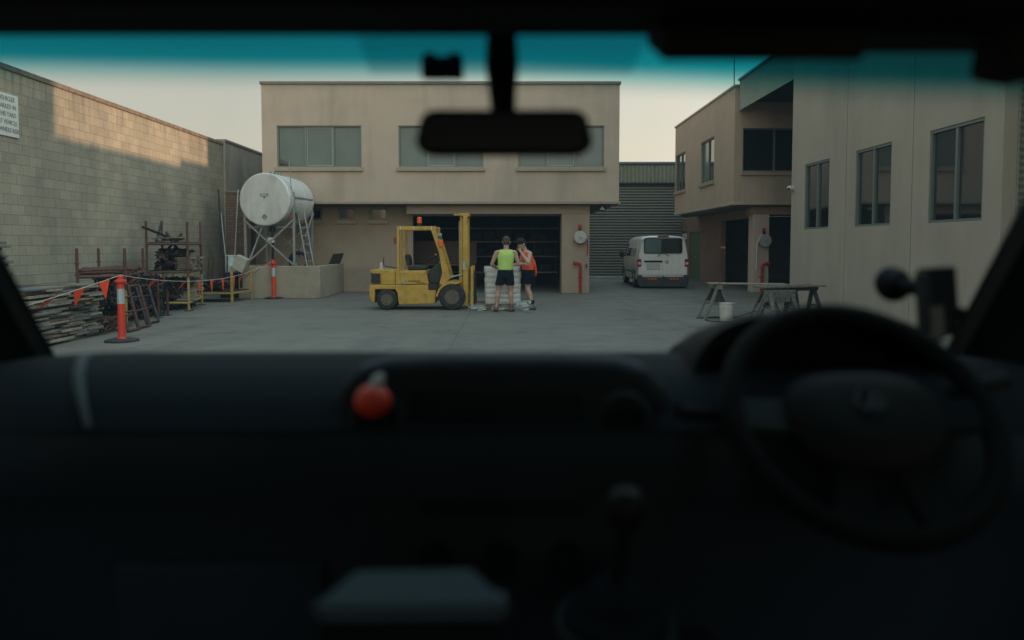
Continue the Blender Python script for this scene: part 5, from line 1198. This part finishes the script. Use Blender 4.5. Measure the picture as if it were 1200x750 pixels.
mb = MB(); rows = [((0,0,1.00),.172,.130,0),((0,0,1.08),.166,.124,0),((.005,.01,1.18),.172,.124,0),((.01,.018,1.30),.188,.132,0),((.012,.024,1.37),.186,.130,0),((.013,.03,1.42),.165,.118,0),((.014,.032,1.46),.13,.098,0),((.014,.034,1.485),.098,.085,0)]
ell_rings(mb,rows,36,False)
for s_ in (-1,1): ell_rings(mb,[((.013+s_*.125,.03,1.39),.05,.085,0),((.013+s_*.12,.03,1.44),.05,.078,0),((.013+s_*.105,.032,1.485),.036,.058,0)],16)
o = mb.build('singlet', LIME, p1, smooth=60); so = o.modifiers.new('t','SOLIDIFY'); so.thickness = .008; sb = o.modifiers.new('s','SUBSURF'); sb.levels = 1; sb.render_levels = 1
mb = MB(); ell_rings(mb,[((0,0,.80),.178,.125,0),((0,0,.86),.180,.135,0),((0,0,.95),.176,.132,0),((0,0,1.03),.163,.122,0)],32)
for s_,fx__ in ((-1,-.20),(1,.125)):
    hip = Vector((s_*.086,0,.86)); kn = Vector((fx__*.8,.02,.50)); hm_ = hip.lerp(kn,.62)
    ell_rings(mb,[(hip+Vector((0,0,.03)),.098,.118,0),(hip.lerp(kn,.3),.100,.112,0),(hm_,.102,.105,0)],22)
remesh_obj('shorts', mb, NAVY, p1, .009, 3)
for fx__ in (-.20,.125):
    a = Vector((fx__,-.01,.1)); sc_ = MB(); sc_.tube(a+Vector((0,0,-.02)),a+Vector((0,-.0,.10)),.046,.046,n=16).build('sock', mat('grey_sock',(.16,.15,.14),.9), p1, smooth=30)
    shoe('boot', a, (-.1 if fx__<0 else .25,1,0), BOOT, p1)
p1.location = (-.055,17.55,0); p1.scale = (1.1,1.08,1.0)

# worker in the orange singlet, turned left and half towards the camera, one hand at his face
p2 = thing('person', 'worker in a loose orange singlet with one hand raised to his face', 'person', (0,0,0))
mb = MB(); yw_ = R(55)          # body turned
F2 = Vector((-.80,-.35,0)).normalized(); yaw2 = math.atan2(F2.y,F2.x)+math.pi/2; Rt = Vector((math.cos(yaw2),math.sin(yaw2),0))   # Rt: across the body
ell_rings(mb,[((0,0,.84),.145,.11,yaw2),((0,0,.93),.160,.118,yaw2),(F2*.01+Vector((0,0,1.04)),.142,.102,yaw2),(F2*.01+Vector((0,0,1.15)),.148,.104,yaw2),(F2*.015+Vector((0,0,1.28)),.168,.112,yaw2),(F2*.03+Vector((0,0,1.37)),.165,.106,yaw2),(F2*.05+Vector((0,0,1.43)),.11,.08,yaw2),(F2*.06+Vector((0,0,1.46)),.06,.056,yaw2)])
limb(mb,F2*.055+Vector((0,0,1.42)),F2*.115+Vector((0,0,1.56)),.056,.052)
for s_ in (-1,1): limb(mb,F2*.035+Rt*s_*.06+Vector((0,0,1.42)),F2*.035+Rt*s_*.175+Vector((0,0,1.385)),.052,.055)
hc2 = F2*.15+Vector((0,0,1.615)); P,rot = head(mb,hc2,(-.85,-.5,0),1.03,.62)
nearS = F2*.035+Rt*-.18+Vector((0,0,1.38)); farS = F2*.035+Rt*.18+Vector((0,0,1.38))
if nearS.y > farS.y: nearS,farS = farS,nearS
NE = nearS+Vector((.05,-.10,-.22))+F2*.10; NW = F2*.21+Vector((.015,-.10,1.455))
chain(mb,[(nearS,.053),(nearS.lerp(NE,.4),.050),(NE,.036),(NE.lerp(NW,.35),.040),(NW,.026)]); hand(mb,NW,(-.12,.06,1),(-.8,.3,.1),.95,.7)
FE = farS+Vector((-.06,.06,-.25)); FW = FE+Vector((-.22,-.10,-.04))
chain(mb,[(farS,.053),(farS.lerp(FE,.4),.050),(FE,.036),(FE.lerp(FW,.35),.040),(FW,.026)]); hand(mb,FW,(-.9,-.3,-.1),(0,0,1),1.0,.6)
legs2 = [(Rt*-.08,Vector((.10,-.10,0))),(Rt*.08,Vector((.0,.16,0)))]
for hp,ft_ in legs2:
    hip = hp+Vector((0,0,.88)); an = ft_+Vector((0,0,.11)); kn = hip.lerp(an,.5)+F2*.03
    chain(mb,[(hip,.090),(hip.lerp(kn,.5),.075),(kn,.053),(kn.lerp(an,.3)-F2*.012,.055),(kn.lerp(an,.7),.04),(an,.035)])
remesh_obj('body', mb, SKIN2, p2)
hair_cap(P,rot,HAIR2,p2,1,1.02,4); eyes(P,p2)
mb = MB(); ell_rings(mb,[((0,0,.98),.172,.128,yaw2),((0,0,1.08),.162,.122,yaw2),(F2*.01+Vector((0,0,1.2)),.165,.122,yaw2),(F2*.02+Vector((0,0,1.29)),.176,.126,yaw2),(F2*.03+Vector((0,0,1.35)),.162,.118,yaw2),(F2*.045+Vector((0,0,1.40)),.125,.10,yaw2),(F2*.055+Vector((0,0,1.435)),.09,.082,yaw2)],36,False)
for s_ in (-1,1): ell_rings(mb,[(F2*.04+Rt*s_*.115+Vector((0,0,1.36)),.048,.08,yaw2),(F2*.04+Rt*s_*.11+Vector((0,0,1.41)),.048,.072,yaw2),(F2*.045+Rt*s_*.095+Vector((0,0,1.455)),.034,.052,yaw2)],16)
# long loose back tail of the singlet
bk_ = -F2
ell_rings(mb,[(bk_*.11+Rt*-.03+Vector((0,-.02,1.30)),.08,.035,yaw2),(bk_*.16+Rt*-.03+Vector((0,-.03,1.1)),.10,.035,yaw2),(bk_*.19+Rt*-.03+Vector((0,-.04,.92)),.085,.03,yaw2),(bk_*.20+Rt*-.03+Vector((0,-.04,.81)),.05,.018,yaw2)],18)
o = mb.build('singlet', ORCL, p2, smooth=60); so = o.modifiers.new('t','SOLIDIFY'); so.thickness = .008; sb = o.modifiers.new('s','SUBSURF'); sb.levels = 1; sb.render_levels = 1
mb = MB(); ell_rings(mb,[((0,0,.80),.168,.122,yaw2),((0,0,.87),.172,.130,yaw2),((0,0,.96),.168,.126,yaw2),((0,0,1.03),.155,.116,yaw2)],32)
for hp,ft_ in legs2:
    hip = hp+Vector((0,0,.86)); kn = (hp+Vector((0,0,.88))).lerp(ft_+Vector((0,0,.11)),.5)+F2*.03; hm_ = hip.lerp(kn,.62)
    ell_rings(mb,[(hip+Vector((0,0,.03)),.098,.112,yaw2),(hip.lerp(kn,.3),.100,.106,yaw2),(hm_,.102,.10,yaw2)],22)
remesh_obj('shorts', mb, NAVY, p2, .009, 3)
for hp,ft_ in legs2:
    MB().tube(ft_+Vector((0,0,.08)),ft_+Vector((0,0,.24)),.043,.046,n=16).build('sock', SOCK, p2, smooth=30)
    shoe('shoe', ft_+Vector((0,0,.1)), F2, GREYSHOE, p2)
p2.location = (.50,18.15,0); p2.scale = (1.12,1.1,1.0)
# ------------------------------------------------------------------ cab of the vehicle the photograph is taken from
def glass_sheet(name, col, band=False, refl=.03, haze=0):
    m = bpy.data.materials.new(name); m.use_nodes = True; n = m.node_tree; n.nodes.clear(); L = n.links
    o = n.nodes.new('ShaderNodeOutputMaterial'); tr = n.nodes.new('ShaderNodeBsdfTransparent'); gl = n.nodes.new('ShaderNodeBsdfGlossy'); gl.inputs['Roughness'].default_value = .03
    mx = n.nodes.new('ShaderNodeMixShader'); mx.inputs[0].default_value = refl
    L.new(tr.outputs[0],mx.inputs[1]); L.new(gl.outputs[0],mx.inputs[2]); L.new(mx.outputs[0],o.inputs[0])
    if haze:     # thin bluish veil added to haze the view and lift its blacks
        td = n.nodes.new('ShaderNodeBsdfTranslucent'); td.inputs[0].default_value = (.55,.85,1,1); m3 = n.nodes.new('ShaderNodeMixShader'); m3.inputs[0].default_value = haze
        L.new(mx.outputs[0],m3.inputs[1]); L.new(td.outputs[0],m3.inputs[2]); L.new(m3.outputs[0],o.inputs[0])
    tr.inputs[0].default_value = (*col,1)
    if band:
        tc = n.nodes.new('ShaderNodeTexCoord'); sp = n.nodes.new('ShaderNodeSeparateXYZ'); L.new(tc.outputs['Object'],sp.inputs[0])
        cl = n.nodes.new('ShaderNodeClamp'); L.new(sp.outputs[0],cl.inputs[0]); cl.inputs[1].default_value = 0; cl.inputs[2].default_value = 1
        ma = n.nodes.new('ShaderNodeMath'); ma.operation = 'MULTIPLY_ADD'; ma.inputs[1].default_value = .036; L.new(cl.outputs[0],ma.inputs[0]); L.new(sp.outputs[2],ma.inputs[2])
        cr = n.nodes.new('ShaderNodeValToRGB'); mr = n.nodes.new('ShaderNodeMapRange'); mr.inputs[1].default_value = 1.795; mr.inputs[2].default_value = 1.856; L.new(ma.outputs[0],mr.inputs[0]); L.new(mr.outputs[0],cr.inputs[0])
        e = cr.color_ramp.elements; e[0].position = 0; e[0].color = (*col,1); e[1].position = 1; e[1].color = (.003,.20,.27,1)
        for p_,c_ in ((.16,(.74,.82,.80,1)),(.34,(.30,.60,.62,1)),(.50,(.004,.29,.36,1)),(.72,(.002,.23,.31,1))):
            q = e.new(p_); q.color = c_
        L.new(cr.outputs[0],tr.inputs[0])
    return m
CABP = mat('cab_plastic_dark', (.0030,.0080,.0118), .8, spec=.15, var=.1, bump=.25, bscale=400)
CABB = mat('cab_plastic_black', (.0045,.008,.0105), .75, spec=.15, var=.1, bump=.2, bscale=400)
CABL = mat('cab_plastic_lower_lifted', (.024,.036,.050), .8, spec=.2, var=.08)  # paler than the upper plastic, painted to lift the lower cab's deep shade
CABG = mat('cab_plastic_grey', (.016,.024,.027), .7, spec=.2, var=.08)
HEADL = mat('headliner_edge', (.012,.013,.015), .95, var=.05)
LINER = mat('headliner_pale_grey', (.38,.39,.40), .95, var=.05)
VISM = mat('visor_vinyl', (.02,.014,.013), .8, var=.08)
cab = thing('vehicle_cab', 'dark out-of-focus vehicle interior with dashboard steering wheel and windscreen pillars', 'vehicle', (0,0,0))
def gy(z): return .86+(1.87-z)*1.27
# windscreen, gently curved
mb = MB(); nx,nz = 24,10; V = []
for j in range(nz+1):
    z = 1.872-(1.872-1.35)*j/nz
    for i in range(nx+1):
        x = -.86+1.72*i/nx; V.append((x,gy(z)-.06*(x/.86)**2,z))
mb.add(V,[(j*(nx+1)+i,j*(nx+1)+i+1,(j+1)*(nx+1)+i+1,(j+1)*(nx+1)+i) for j in range(nz) for i in range(nx)])
ws = mb.build('windscreen', glass_sheet('tinted_windscreen',(.95,.96,.94),True,.02,.012), cab, smooth=60)
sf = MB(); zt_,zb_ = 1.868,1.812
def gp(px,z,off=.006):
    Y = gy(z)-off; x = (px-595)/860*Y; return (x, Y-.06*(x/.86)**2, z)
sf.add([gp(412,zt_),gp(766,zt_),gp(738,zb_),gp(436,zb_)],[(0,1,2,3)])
sf.build('reflection_patch', glass_sheet('reflection_patch_tint',(.62,.72,.75),False,.02), ws)  # darker tint painting a faint reflection in the glass
# roof, header, rear wall, floor, doors, pillars
MB().box(-.95,.95,-.95,.80,1.885,1.95).build('roof', LINER, cab)
hz = A(600,42,.845).z
MB().box(-.92,.92,.74,.845,hz,1.884).build('header_rail', HEADL, cab, bevel=.002)
MB().panel(-.95,.95,.45,1.95,[(-.72,.72,1.28,1.80)],lambda u,z,d: Vector((u,-.951-d,z)),.04).build('rear_bulkhead', LINER, cab)
MB().box(-.72,.72,-.975,-.97,1.28,1.80).build('rear_fill_window', glass_sheet('rear_glass_tint',(.75,.8,.8)), cab)  # unseen window added to let more light into the cab
MB().box(-.95,.95,-.95,1.6,.38,.44).build('cab_floor', mat('floor_mat',(.06,.065,.07),.9), cab)
for s_ in (-1,1):
    pts = [((s_*.835,1.40,1.36) if s_>0 else (-.868,1.40,1.36)),((.712,.845,1.875) if s_>0 else (-.736,.845,1.875))]
    p_ = MB(); a_=Vector(pts[0]); b_=Vector(pts[1]); ou = Vector((s_*.14,-.04,0)); dp = Vector((0,-.03,-.03))
    ring0 = [a_,a_+Vector((0,.03,0)),a_+ou+Vector((0,.02,0)),a_+ou+Vector((0,-.03,0))]
    ring1 = [b_,b_+Vector((0,.03,0)),b_+ou+Vector((0,.02,0)),b_+ou+Vector((0,-.03,0))]
    p_.rings([ring0,ring1]).build('windscreen_pillar', CABP, cab, bevel=.012, seg=3)
    MB().rings([[a_+Vector((s_*.004,-.012,0)),a_+Vector((s_*-.004,.0,0)),a_+Vector((s_*.012,-.016,0))],[b_+Vector((s_*.004,-.012,0)),b_+Vector((s_*-.004,.0,0)),b_+Vector((s_*.012,-.016,0))]]).build('pillar_edge_strip', mat('edge_strip_grey',(.055,.07,.075),.6), cab, smooth=False)  # paler strip added for the lighter inner edge of the pillar
    MB().box(s_*.90,s_*.95,-.95,1.45,.40,1.33).build('door_panel', CABL, cab, bevel=.01)
    MB().box(s_*.90,s_*.95,-.95,-.25,1.331,1.884).build('side_panel', LINER, cab)
    MB().box(s_*.905,s_*.912,-.249,1.2,1.331,1.88).build('side_window', glass_sheet('side_glass_%d'%s_,(.8,.85,.85)), cab)
    MB().box(s_*.90,s_*.95,.84,1.60,.44,1.30).build('kick_panel', CABB, cab)
MB().box(-.97,.97,1.56,1.62,.38,1.34).build('front_panel', CABB, cab)
# sun visor and the dark bar beside it
def Y_at(px,py,Y): return A(px,py,Y)
v0 = A(765,72,.80); v1 = A(985,74,.80)
MB().obox(((v0.x+v1.x)/2,.79,v0.z+.022),v1.x-v0.x,.10,.03,(R(24),0,0)).build('sun_visor', VISM, cab, bevel=.003, seg=3)
v2 = A(985,60,.80); v3 = A(1230,60,.80)
MB().obox(((v2.x+v3.x)/2+.006,.80,v2.z+.03),v3.x-v2.x-.01,.08,.045).build('dark_top_bar', CABB, cab, bevel=.003, seg=3)  # dark bar filling the band right of the visor
MB().obox((A(1183,60,.76).x,.76,A(1183,80,.76).z+.012),.05,.06,.05,(0,R(10),0)).build('visor_hinge', HEADL, cab, bevel=.012)
# rear-view mirror on its stalk
mz = A(590,158,.9).z; mx_ = A(591,158,.9).x
mm = MB(); ro = []
for f,sc in ((.0,.93),(.006,1.0),(.03,.97),(.045,.8)):
    ring = []
    hw,hh,r = .106*sc,.0265*sc,.018*sc
    for cx,cz,a0 in ((hw-r,hh-r,0),(-hw+r,hh-r,90),(-hw+r,-hh+r,180),(hw-r,-hh+r,270)):
        for k in range(6):
            a = R(a0+18*k); x = cx+r*math.cos(a); z = cz+r*math.sin(a)
            z += .004*(1-(x/.106)**2)*(1 if z > 0 else .2) - (.006 if z < -.0 else 0)*0
            ring.append(Vector((mx_+x*(1.0 if z<0 else .96),.88+f,mz+z)))
    ro.append(ring)
mm.rings(ro)
mr_ = mm.build('rear_view_mirror', CABB, cab, smooth=40)
MB().path([(mx_,.92,mz+.0),(mx_-.002,.905,mz+.045),(mx_-.003,.895,mz+.085),(mx_-.003,.88,mz+.105),(mx_-.003,.86,1.884)],[.014,.0165,.0205,.0185,.014],14).build('stalk', CABB, mr_, smooth=True)
gm = MB(); ring=[]
for cx,cz,a0 in ((.086,.013,0),(-.086,.013,90),(-.086,-.013,180),(.086,-.013,270)):
    for k in range(5): a = R(a0+22.5*k); ring.append((mx_+cx+.010*math.cos(a), mz+cz+.008*math.sin(a)))
gm.prism(ring,.8785,.8795).build('mirror_glass', mat('mirror_dark_glass',(.02,.028,.03),.35,spec=.5), mr_)

# dashboard: rounded roll across the cab
def sweep_x(pts, x0, x1, n=40, fn=None):
    mb = MB(); rings = []
    for i in range(n+1):
        x = x0+(x1-x0)*i/n; rings.append([Vector((x,)+(fn(x,y,z) if fn else (y,z))) for y,z in pts])
    return mb.rings(rings)
prof = [(1.55,1.30),(1.50,1.352),(1.40,1.385),(1.28,1.412),(1.20,1.4235),(1.13,1.424),(1.06,1.413),(1.00,1.388),(.965,1.352),(1.2,1.335),(1.45,1.3)]
proff = [(1.45,1.292),(1.2,1.325),(.967,1.349),(.957,1.31),(.975,1.25),(1.3,1.25)]
prof2 = [(1.44,1.24),(1.1,1.245),(.99,1.245),(1.03,1.18),(1.04,1.0),(1.02,.75),(1.10,.6),(1.55,.6)]
def dfn_(x,y,z):
    e = max(0,(abs(x)-.60)/.25); return (y+(.04*e if y < 1.3 else 0), z-.022*e*e*(z>1.2))
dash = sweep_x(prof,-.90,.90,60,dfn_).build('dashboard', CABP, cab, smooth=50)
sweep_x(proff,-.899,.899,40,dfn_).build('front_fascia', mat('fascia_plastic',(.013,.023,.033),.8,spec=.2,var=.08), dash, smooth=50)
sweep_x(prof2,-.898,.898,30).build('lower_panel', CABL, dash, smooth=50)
# passenger-side dash end cap and its pale seam
MB().path([(-.684,1.20,1.419),(-.66,1.13,1.421),(-.626,1.06,1.412),(-.587,1.0,1.389),(-.558,.966,1.355)],[.005,.009,.009,.007,.004],10).build('end_seam', mat('seam_pale',(.018,.032,.04),.7), dash, smooth=True)
MB().box(-.56,-.26,1.015,1.035,1.02,1.15).build('glove_box_lid', CABL, dash, bevel=.012, seg=3)
# centre pod with hood, vents, display and controls
cp_ = [(-.232,1.405),(-.205,1.432),(-.165,1.4435),(-.10,1.447),(.08,1.4475),(.15,1.444),(.19,1.432),(.218,1.405),(.225,1.34),(.21,1.1),(.19,.72),(-.18,.72),(-.20,1.1),(-.235,1.34)]
PODM = mat('pod_plastic',(.014,.023,.032),.7,spec=.2,var=.08)
pod = MB().prism(cp_,.985,1.06).build('centre_pod', PODM, dash, bevel=.016, seg=3)
MB().box(-.13,.10,.975,.984,1.33,1.40).build('display_screen', mat('display_dark',(.006,.008,.01),.15), pod, bevel=.004)
for x in (-.175,.155):
    MB().torus((x,.975,1.365),(0,1,0),.033,.006,28,8).build('vent_ring', CABG, pod, smooth=True)
    vm = MB()
    for k in range(-2,3): vm.box(x-.03,x+.03,.972,.984,1.365+k*.013-.0015,1.365+k*.013+.0015)
    vm.build('vent_vane', CABP, pod)
MB().box(-.12,.10,.974,.984,1.235,1.295).build('radio', CABB, pod, bevel=.004)
for x in (-.10,-.01,.08): MB().lathe((x,.984,1.17),(0,-1,0),[(0,.024),(.018,.021),(.02,0)],22).build('control_knob', CABP, pod, smooth=30)
for k in range(6): MB().box(-.11+k*.036,-.084+k*.036,.977,.984,1.31,1.32).build('switch', CABP, pod, bevel=.002)
# instrument cowl in front of the driver
cx,cw = .456,.188
rings = []
for y,sc,h in ((1.36,.85,.05),(1.25,.93,.085),(1.12,1.0,.113),(1.06,1.0,.116)):
    rings.append([Vector((cx+cw*sc*math.copysign(abs(math.cos(t))**.62,math.cos(t)),y,1.385+h*math.sin(t)**.8 if math.sin(t)>0 else 1.385)) for t in [math.pi*k/28 for k in range(29)]])
ring_in = [Vector((cx+(v.x-cx)*.93,1.06,1.385+(v.z-1.385)*.86)) for v in rings[-1]]
ring_bk = [Vector((cx+(v.x-cx)*.90,1.17,1.385+(v.z-1.385)*.75)) for v in rings[-1]]
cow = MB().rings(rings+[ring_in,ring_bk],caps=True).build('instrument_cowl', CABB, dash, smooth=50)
MB().prism([(cx-.15,1.25),(cx+.15,1.25),(cx+.15,1.38),(cx+.12,1.44),(cx-.12,1.44),(cx-.15,1.38)],1.12,1.13).build('instrument_cluster', mat('cluster_dark',(.004,.005,.006),.8,spec=.1), dash)
for x in (cx-.08,cx+.08): MB().torus((x,1.115,1.36),(0,1,0),.045,.003,28,6).build('gauge_ring', CABG, dash, smooth=True)
MB().obox((.66,1.05,1.385),.07,.02,.05,(R(-20),0,R(-10))).build('side_vent', CABG, dash, bevel=.01)
MB().tube((.30,.97,1.37),(.22,.94,1.385),.008,.011).build('column_stalk', CABB, dash, smooth=True)
MB().tube((.59,.98,1.40),(.655,.95,1.425),.009,.012).build('column_stalk', CABG, dash, smooth=True)
# steering wheel (plane tilted 43 degrees)
sw_ = MB(); T_ = R(43); WC = Vector((.452,.93,1.383)); nrm = Vector((0,-math.cos(T_),math.sin(T_))); upw = Vector((0,math.sin(T_),math.cos(T_)))
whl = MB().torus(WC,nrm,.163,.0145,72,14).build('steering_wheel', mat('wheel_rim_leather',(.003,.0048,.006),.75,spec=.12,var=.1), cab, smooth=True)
def wpt(x,u,d=0): return WC+Vector((x,0,0))+upw*u+nrm*d
hub = MB(); rings = []
for d,sc in ((-.04,.7),(-.012,.98),(.01,1.0),(.026,.86),(.032,.5)):
    rings.append([wpt(.098*sc*math.copysign(abs(math.cos(t))**.75,math.cos(t))*(1.0+.12*math.sin(t)),.072*sc*math.copysign(abs(math.sin(t))**.8,math.sin(t))-.014,d) for t in [2*math.pi*k/36 for k in range(36)]])
hb = hub.rings(rings).build('hub', mat('hub_plastic',(.0065,.0095,.011),.7,spec=.15,var=.08), whl, smooth=60)
bd_ = MB().torus(wpt(0,.0,.034),nrm,.017,.0022,24,6)
for a_,b_ in (((-.009,.012),(0,.001)),((.009,.012),(0,.001)),((-.013,.003),(-.006,-.012)),((-.006,-.012),(0,-.001)),((0,-.001),(.006,-.012)),((.006,-.012),(.013,.003))):
    bd_.bar(wpt(a_[0],a_[1],.034),wpt(b_[0],b_[1],.034),.003,.002)
bd_.build('badge', mat('badge_chrome',(.06,.07,.07),.35,.6), hb, smooth=30)
for pts,mm_ in (([wpt(-.075,.018),wpt(-.158,.022),wpt(-.158,-.022),wpt(-.075,-.030)],CABG),([wpt(.075,.018),wpt(.158,.022),wpt(.158,-.022),wpt(.075,-.030)],CABP),([wpt(-.045,-.055),wpt(-.075,-.142),wpt(-.03,-.156),wpt(-.008,-.06)],CABB),([wpt(.045,-.055),wpt(.075,-.142),wpt(.03,-.156),wpt(.008,-.06)],CABB)):
    s2_ = MB(); s2_.add([p+nrm*.006 for p in pts]+[p-nrm*.012 for p in pts],[(0,1,2,3),(7,6,5,4),(0,4,5,1),(1,5,6,2),(2,6,7,3),(3,7,4,0)]).build('spoke', mm_, whl, bevel=.004)
MB().tube(WC-nrm*.03,WC-nrm*.25,.045,.055,n=20).build('steering_column', CABB, whl, smooth=30)
# gear lever and centre console
con = MB().prism([(.95,1.05),(1.05,1.05),(1.05,.44),(.15,.44),(.15,.62),(.70,.66),(.85,.80)],-.06,.30,'x').build('centre_console', CABL, cab, bevel=.02)
kx = A(733,597,.80)
gl_ = MB().lathe((kx.x,.80,kx.z-.02),(0,-.1,1),[(0,.0),(.0,.014),(.012,.022),(.03,.0235),(.042,.016),(.046,0)],22).build('gear_knob', mat('knob_gloss',(.007,.009,.010),.5,spec=.15), cab, smooth=50)
MB().tube((kx.x,.80,kx.z-.02),(kx.x-.004,.83,kx.z-.09),.008).build('shaft', CABB, gl_, smooth=True)
MB().lathe((kx.x-.004,.84,kx.z-.155),(0,-.1,1),[(0,.065),(.02,.058),(.03,.045),(.045,.036),(.06,.018),(.065,.01)],20).build('boot', CABP, gl_, smooth=False)
MB().torus((kx.x-.004,.84,kx.z-.15),(0,-.1,1),.066,.006,28,8).build('trim_ring', CABG, gl_, smooth=True)

# loose things in the cab
pc = A(437,470,.93)
af = thing('orange_ball', 'round orange ball with a white cap clipped to the dashboard centre', 'air freshener', (pc.x,.93,pc.z))
MB().ball((pc.x,.93,pc.z),.0235,.022,.0215,n=24,m=14).build('ball', mat('orange_ball_matte',(.62,.045,.018),.55,var=.06), af, smooth=True)
MB().path([(pc.x+.004,.93,pc.z+.018),(pc.x+.008,.93,pc.z+.028),(pc.x+.014,.932,pc.z+.034)],[.009,.0075,.004],12).build('cap', mat('cap_white',(.5,.55,.57),.4), af, smooth=True)
MB().tube((pc.x,.94,pc.z),(pc.x,.985,pc.z),.006).build('clip', CABB, af)
tt = A(519,80,.90)
tg = thing('toll_tag', 'small black box stuck to the glass left of the mirror stalk', 'toll tag', (tt.x,.90,tt.z))
MB().box(tt.x-.025,tt.x+.025,.885,.905,tt.z-.014,tt.z+.012).build('case', CABB, tg, bevel=.003)
MB().box(tt.x-.022,tt.x-.008,.886,.91,tt.z+.008,tt.z+.016).box(tt.x+.008,tt.x+.022,.886,.91,tt.z+.008,tt.z+.016).box(tt.x-.02,tt.x+.02,.905,.918,tt.z-.01,tt.z+.01).build('mount', CABB, tg, bevel=.002)
ph = thing('phone_holder', 'black phone cradle on a suction mount beside the right pillar', 'phone holder', (.66,1.12,1.4))
q0 = A(1100,354,1.10); top = A(1100,313,1.10); bot = A(1100,395,1.10)
MB().obox((q0.x,1.10,q0.z),.052,.022,(top.z-bot.z),(R(-4),R(-3),R(8))).build('cradle', CABB, ph, bevel=.005, seg=3)
MB().obox((q0.x-.012,1.088,q0.z-.03),.028,.008,.05,(R(-4),R(-3),R(8))).build('phone', mat('phone_glass_dark_green',(.012,.03,.03),.25), ph, bevel=.002)
MB().obox((q0.x-.026,1.095,q0.z-.0),.008,.03,.09,(0,R(-5),0)).build('clamp_arm', CABG, ph, bevel=.003)
MB().obox((q0.x+.028,1.10,q0.z-.018),.014,.028,.022).build('clamp_arm', CABB, ph, bevel=.004)
qs = A(1056,335,1.16)
MB().lathe((qs.x,1.19,qs.z),(0,-1,.3),[(0,.028),(.006,.029),(.014,.026),(.022,.016),(.034,.012),(.034,0)],26).build('suction_cup', CABB, ph, smooth=40)
MB().path([(qs.x,1.16,qs.z),(qs.x+.02,1.14,qs.z-.003),(qs.x+.035,1.12,qs.z-.016),(q0.x,1.11,q0.z-.005)],[.012,.013,.011,.012],12).build('arm', CABB, ph, smooth=True)
MB().path([(q0.x,1.11,q0.z-.05),(q0.x+.003,1.13,q0.z-.075),(q0.x+.005,1.16,1.40)],[.012,.011,.014],12).build('foot', CABB, ph, smooth=True)
# pale folder on the console front
pa = thing('pale_folder', 'pale grey folder lying at the bottom edge below the orange ball', 'folder', (-.11,.62,1.2))
f0,f1,f2,f3 = A(418,668,.66),A(552,666,.66),A(600,709,.60),A(365,711,.60)
th = Vector((0,.002,-.008))
MB().add([f0,f1,f2,f3,f0+th,f1+th,f2+th,f3+th],[(0,1,2,3),(7,6,5,4),(0,4,5,1),(1,5,6,2),(2,6,7,3),(3,7,4,0)]).build('cover', mat('folder_grey',(.055,.095,.115),.8,spec=.2,var=.06), pa, bevel=.002)
pe0=f3.lerp(f2,.04); pe1=f3.lerp(f2,.96); ev=lambda v,y,z: v+Vector((0,y,z))
MB().add([ev(pe0,.001,-.0085),ev(pe1,.001,-.0085),ev(pe1,.001,-.0115),ev(pe0,.001,-.0115),ev(pe0,.04,-.0085),ev(pe1,.04,-.0085),ev(pe1,.04,-.0115),ev(pe0,.04,-.0115)],[(0,1,2,3),(7,6,5,4),(0,4,5,1),(1,5,6,2),(2,6,7,3),(3,7,4,0)]).build('page_edge', mat('page_blue',(.10,.16,.24),.6), pa)
m_=(f0+f1+f2+f3)/4; dn=Vector((0,0,-.013)); lo=Vector((0,0,-.25)); ff=[m_+(p-m_)*.86+dn for p in (f3,f2,f1,f0)]
MB().add(ff+[p+lo for p in ff],[(0,1,2,3),(7,6,5,4),(0,4,5,1),(1,5,6,2),(2,6,7,3),(3,7,4,0)]).build('folder_stand', CABB, cab, bevel=.004)
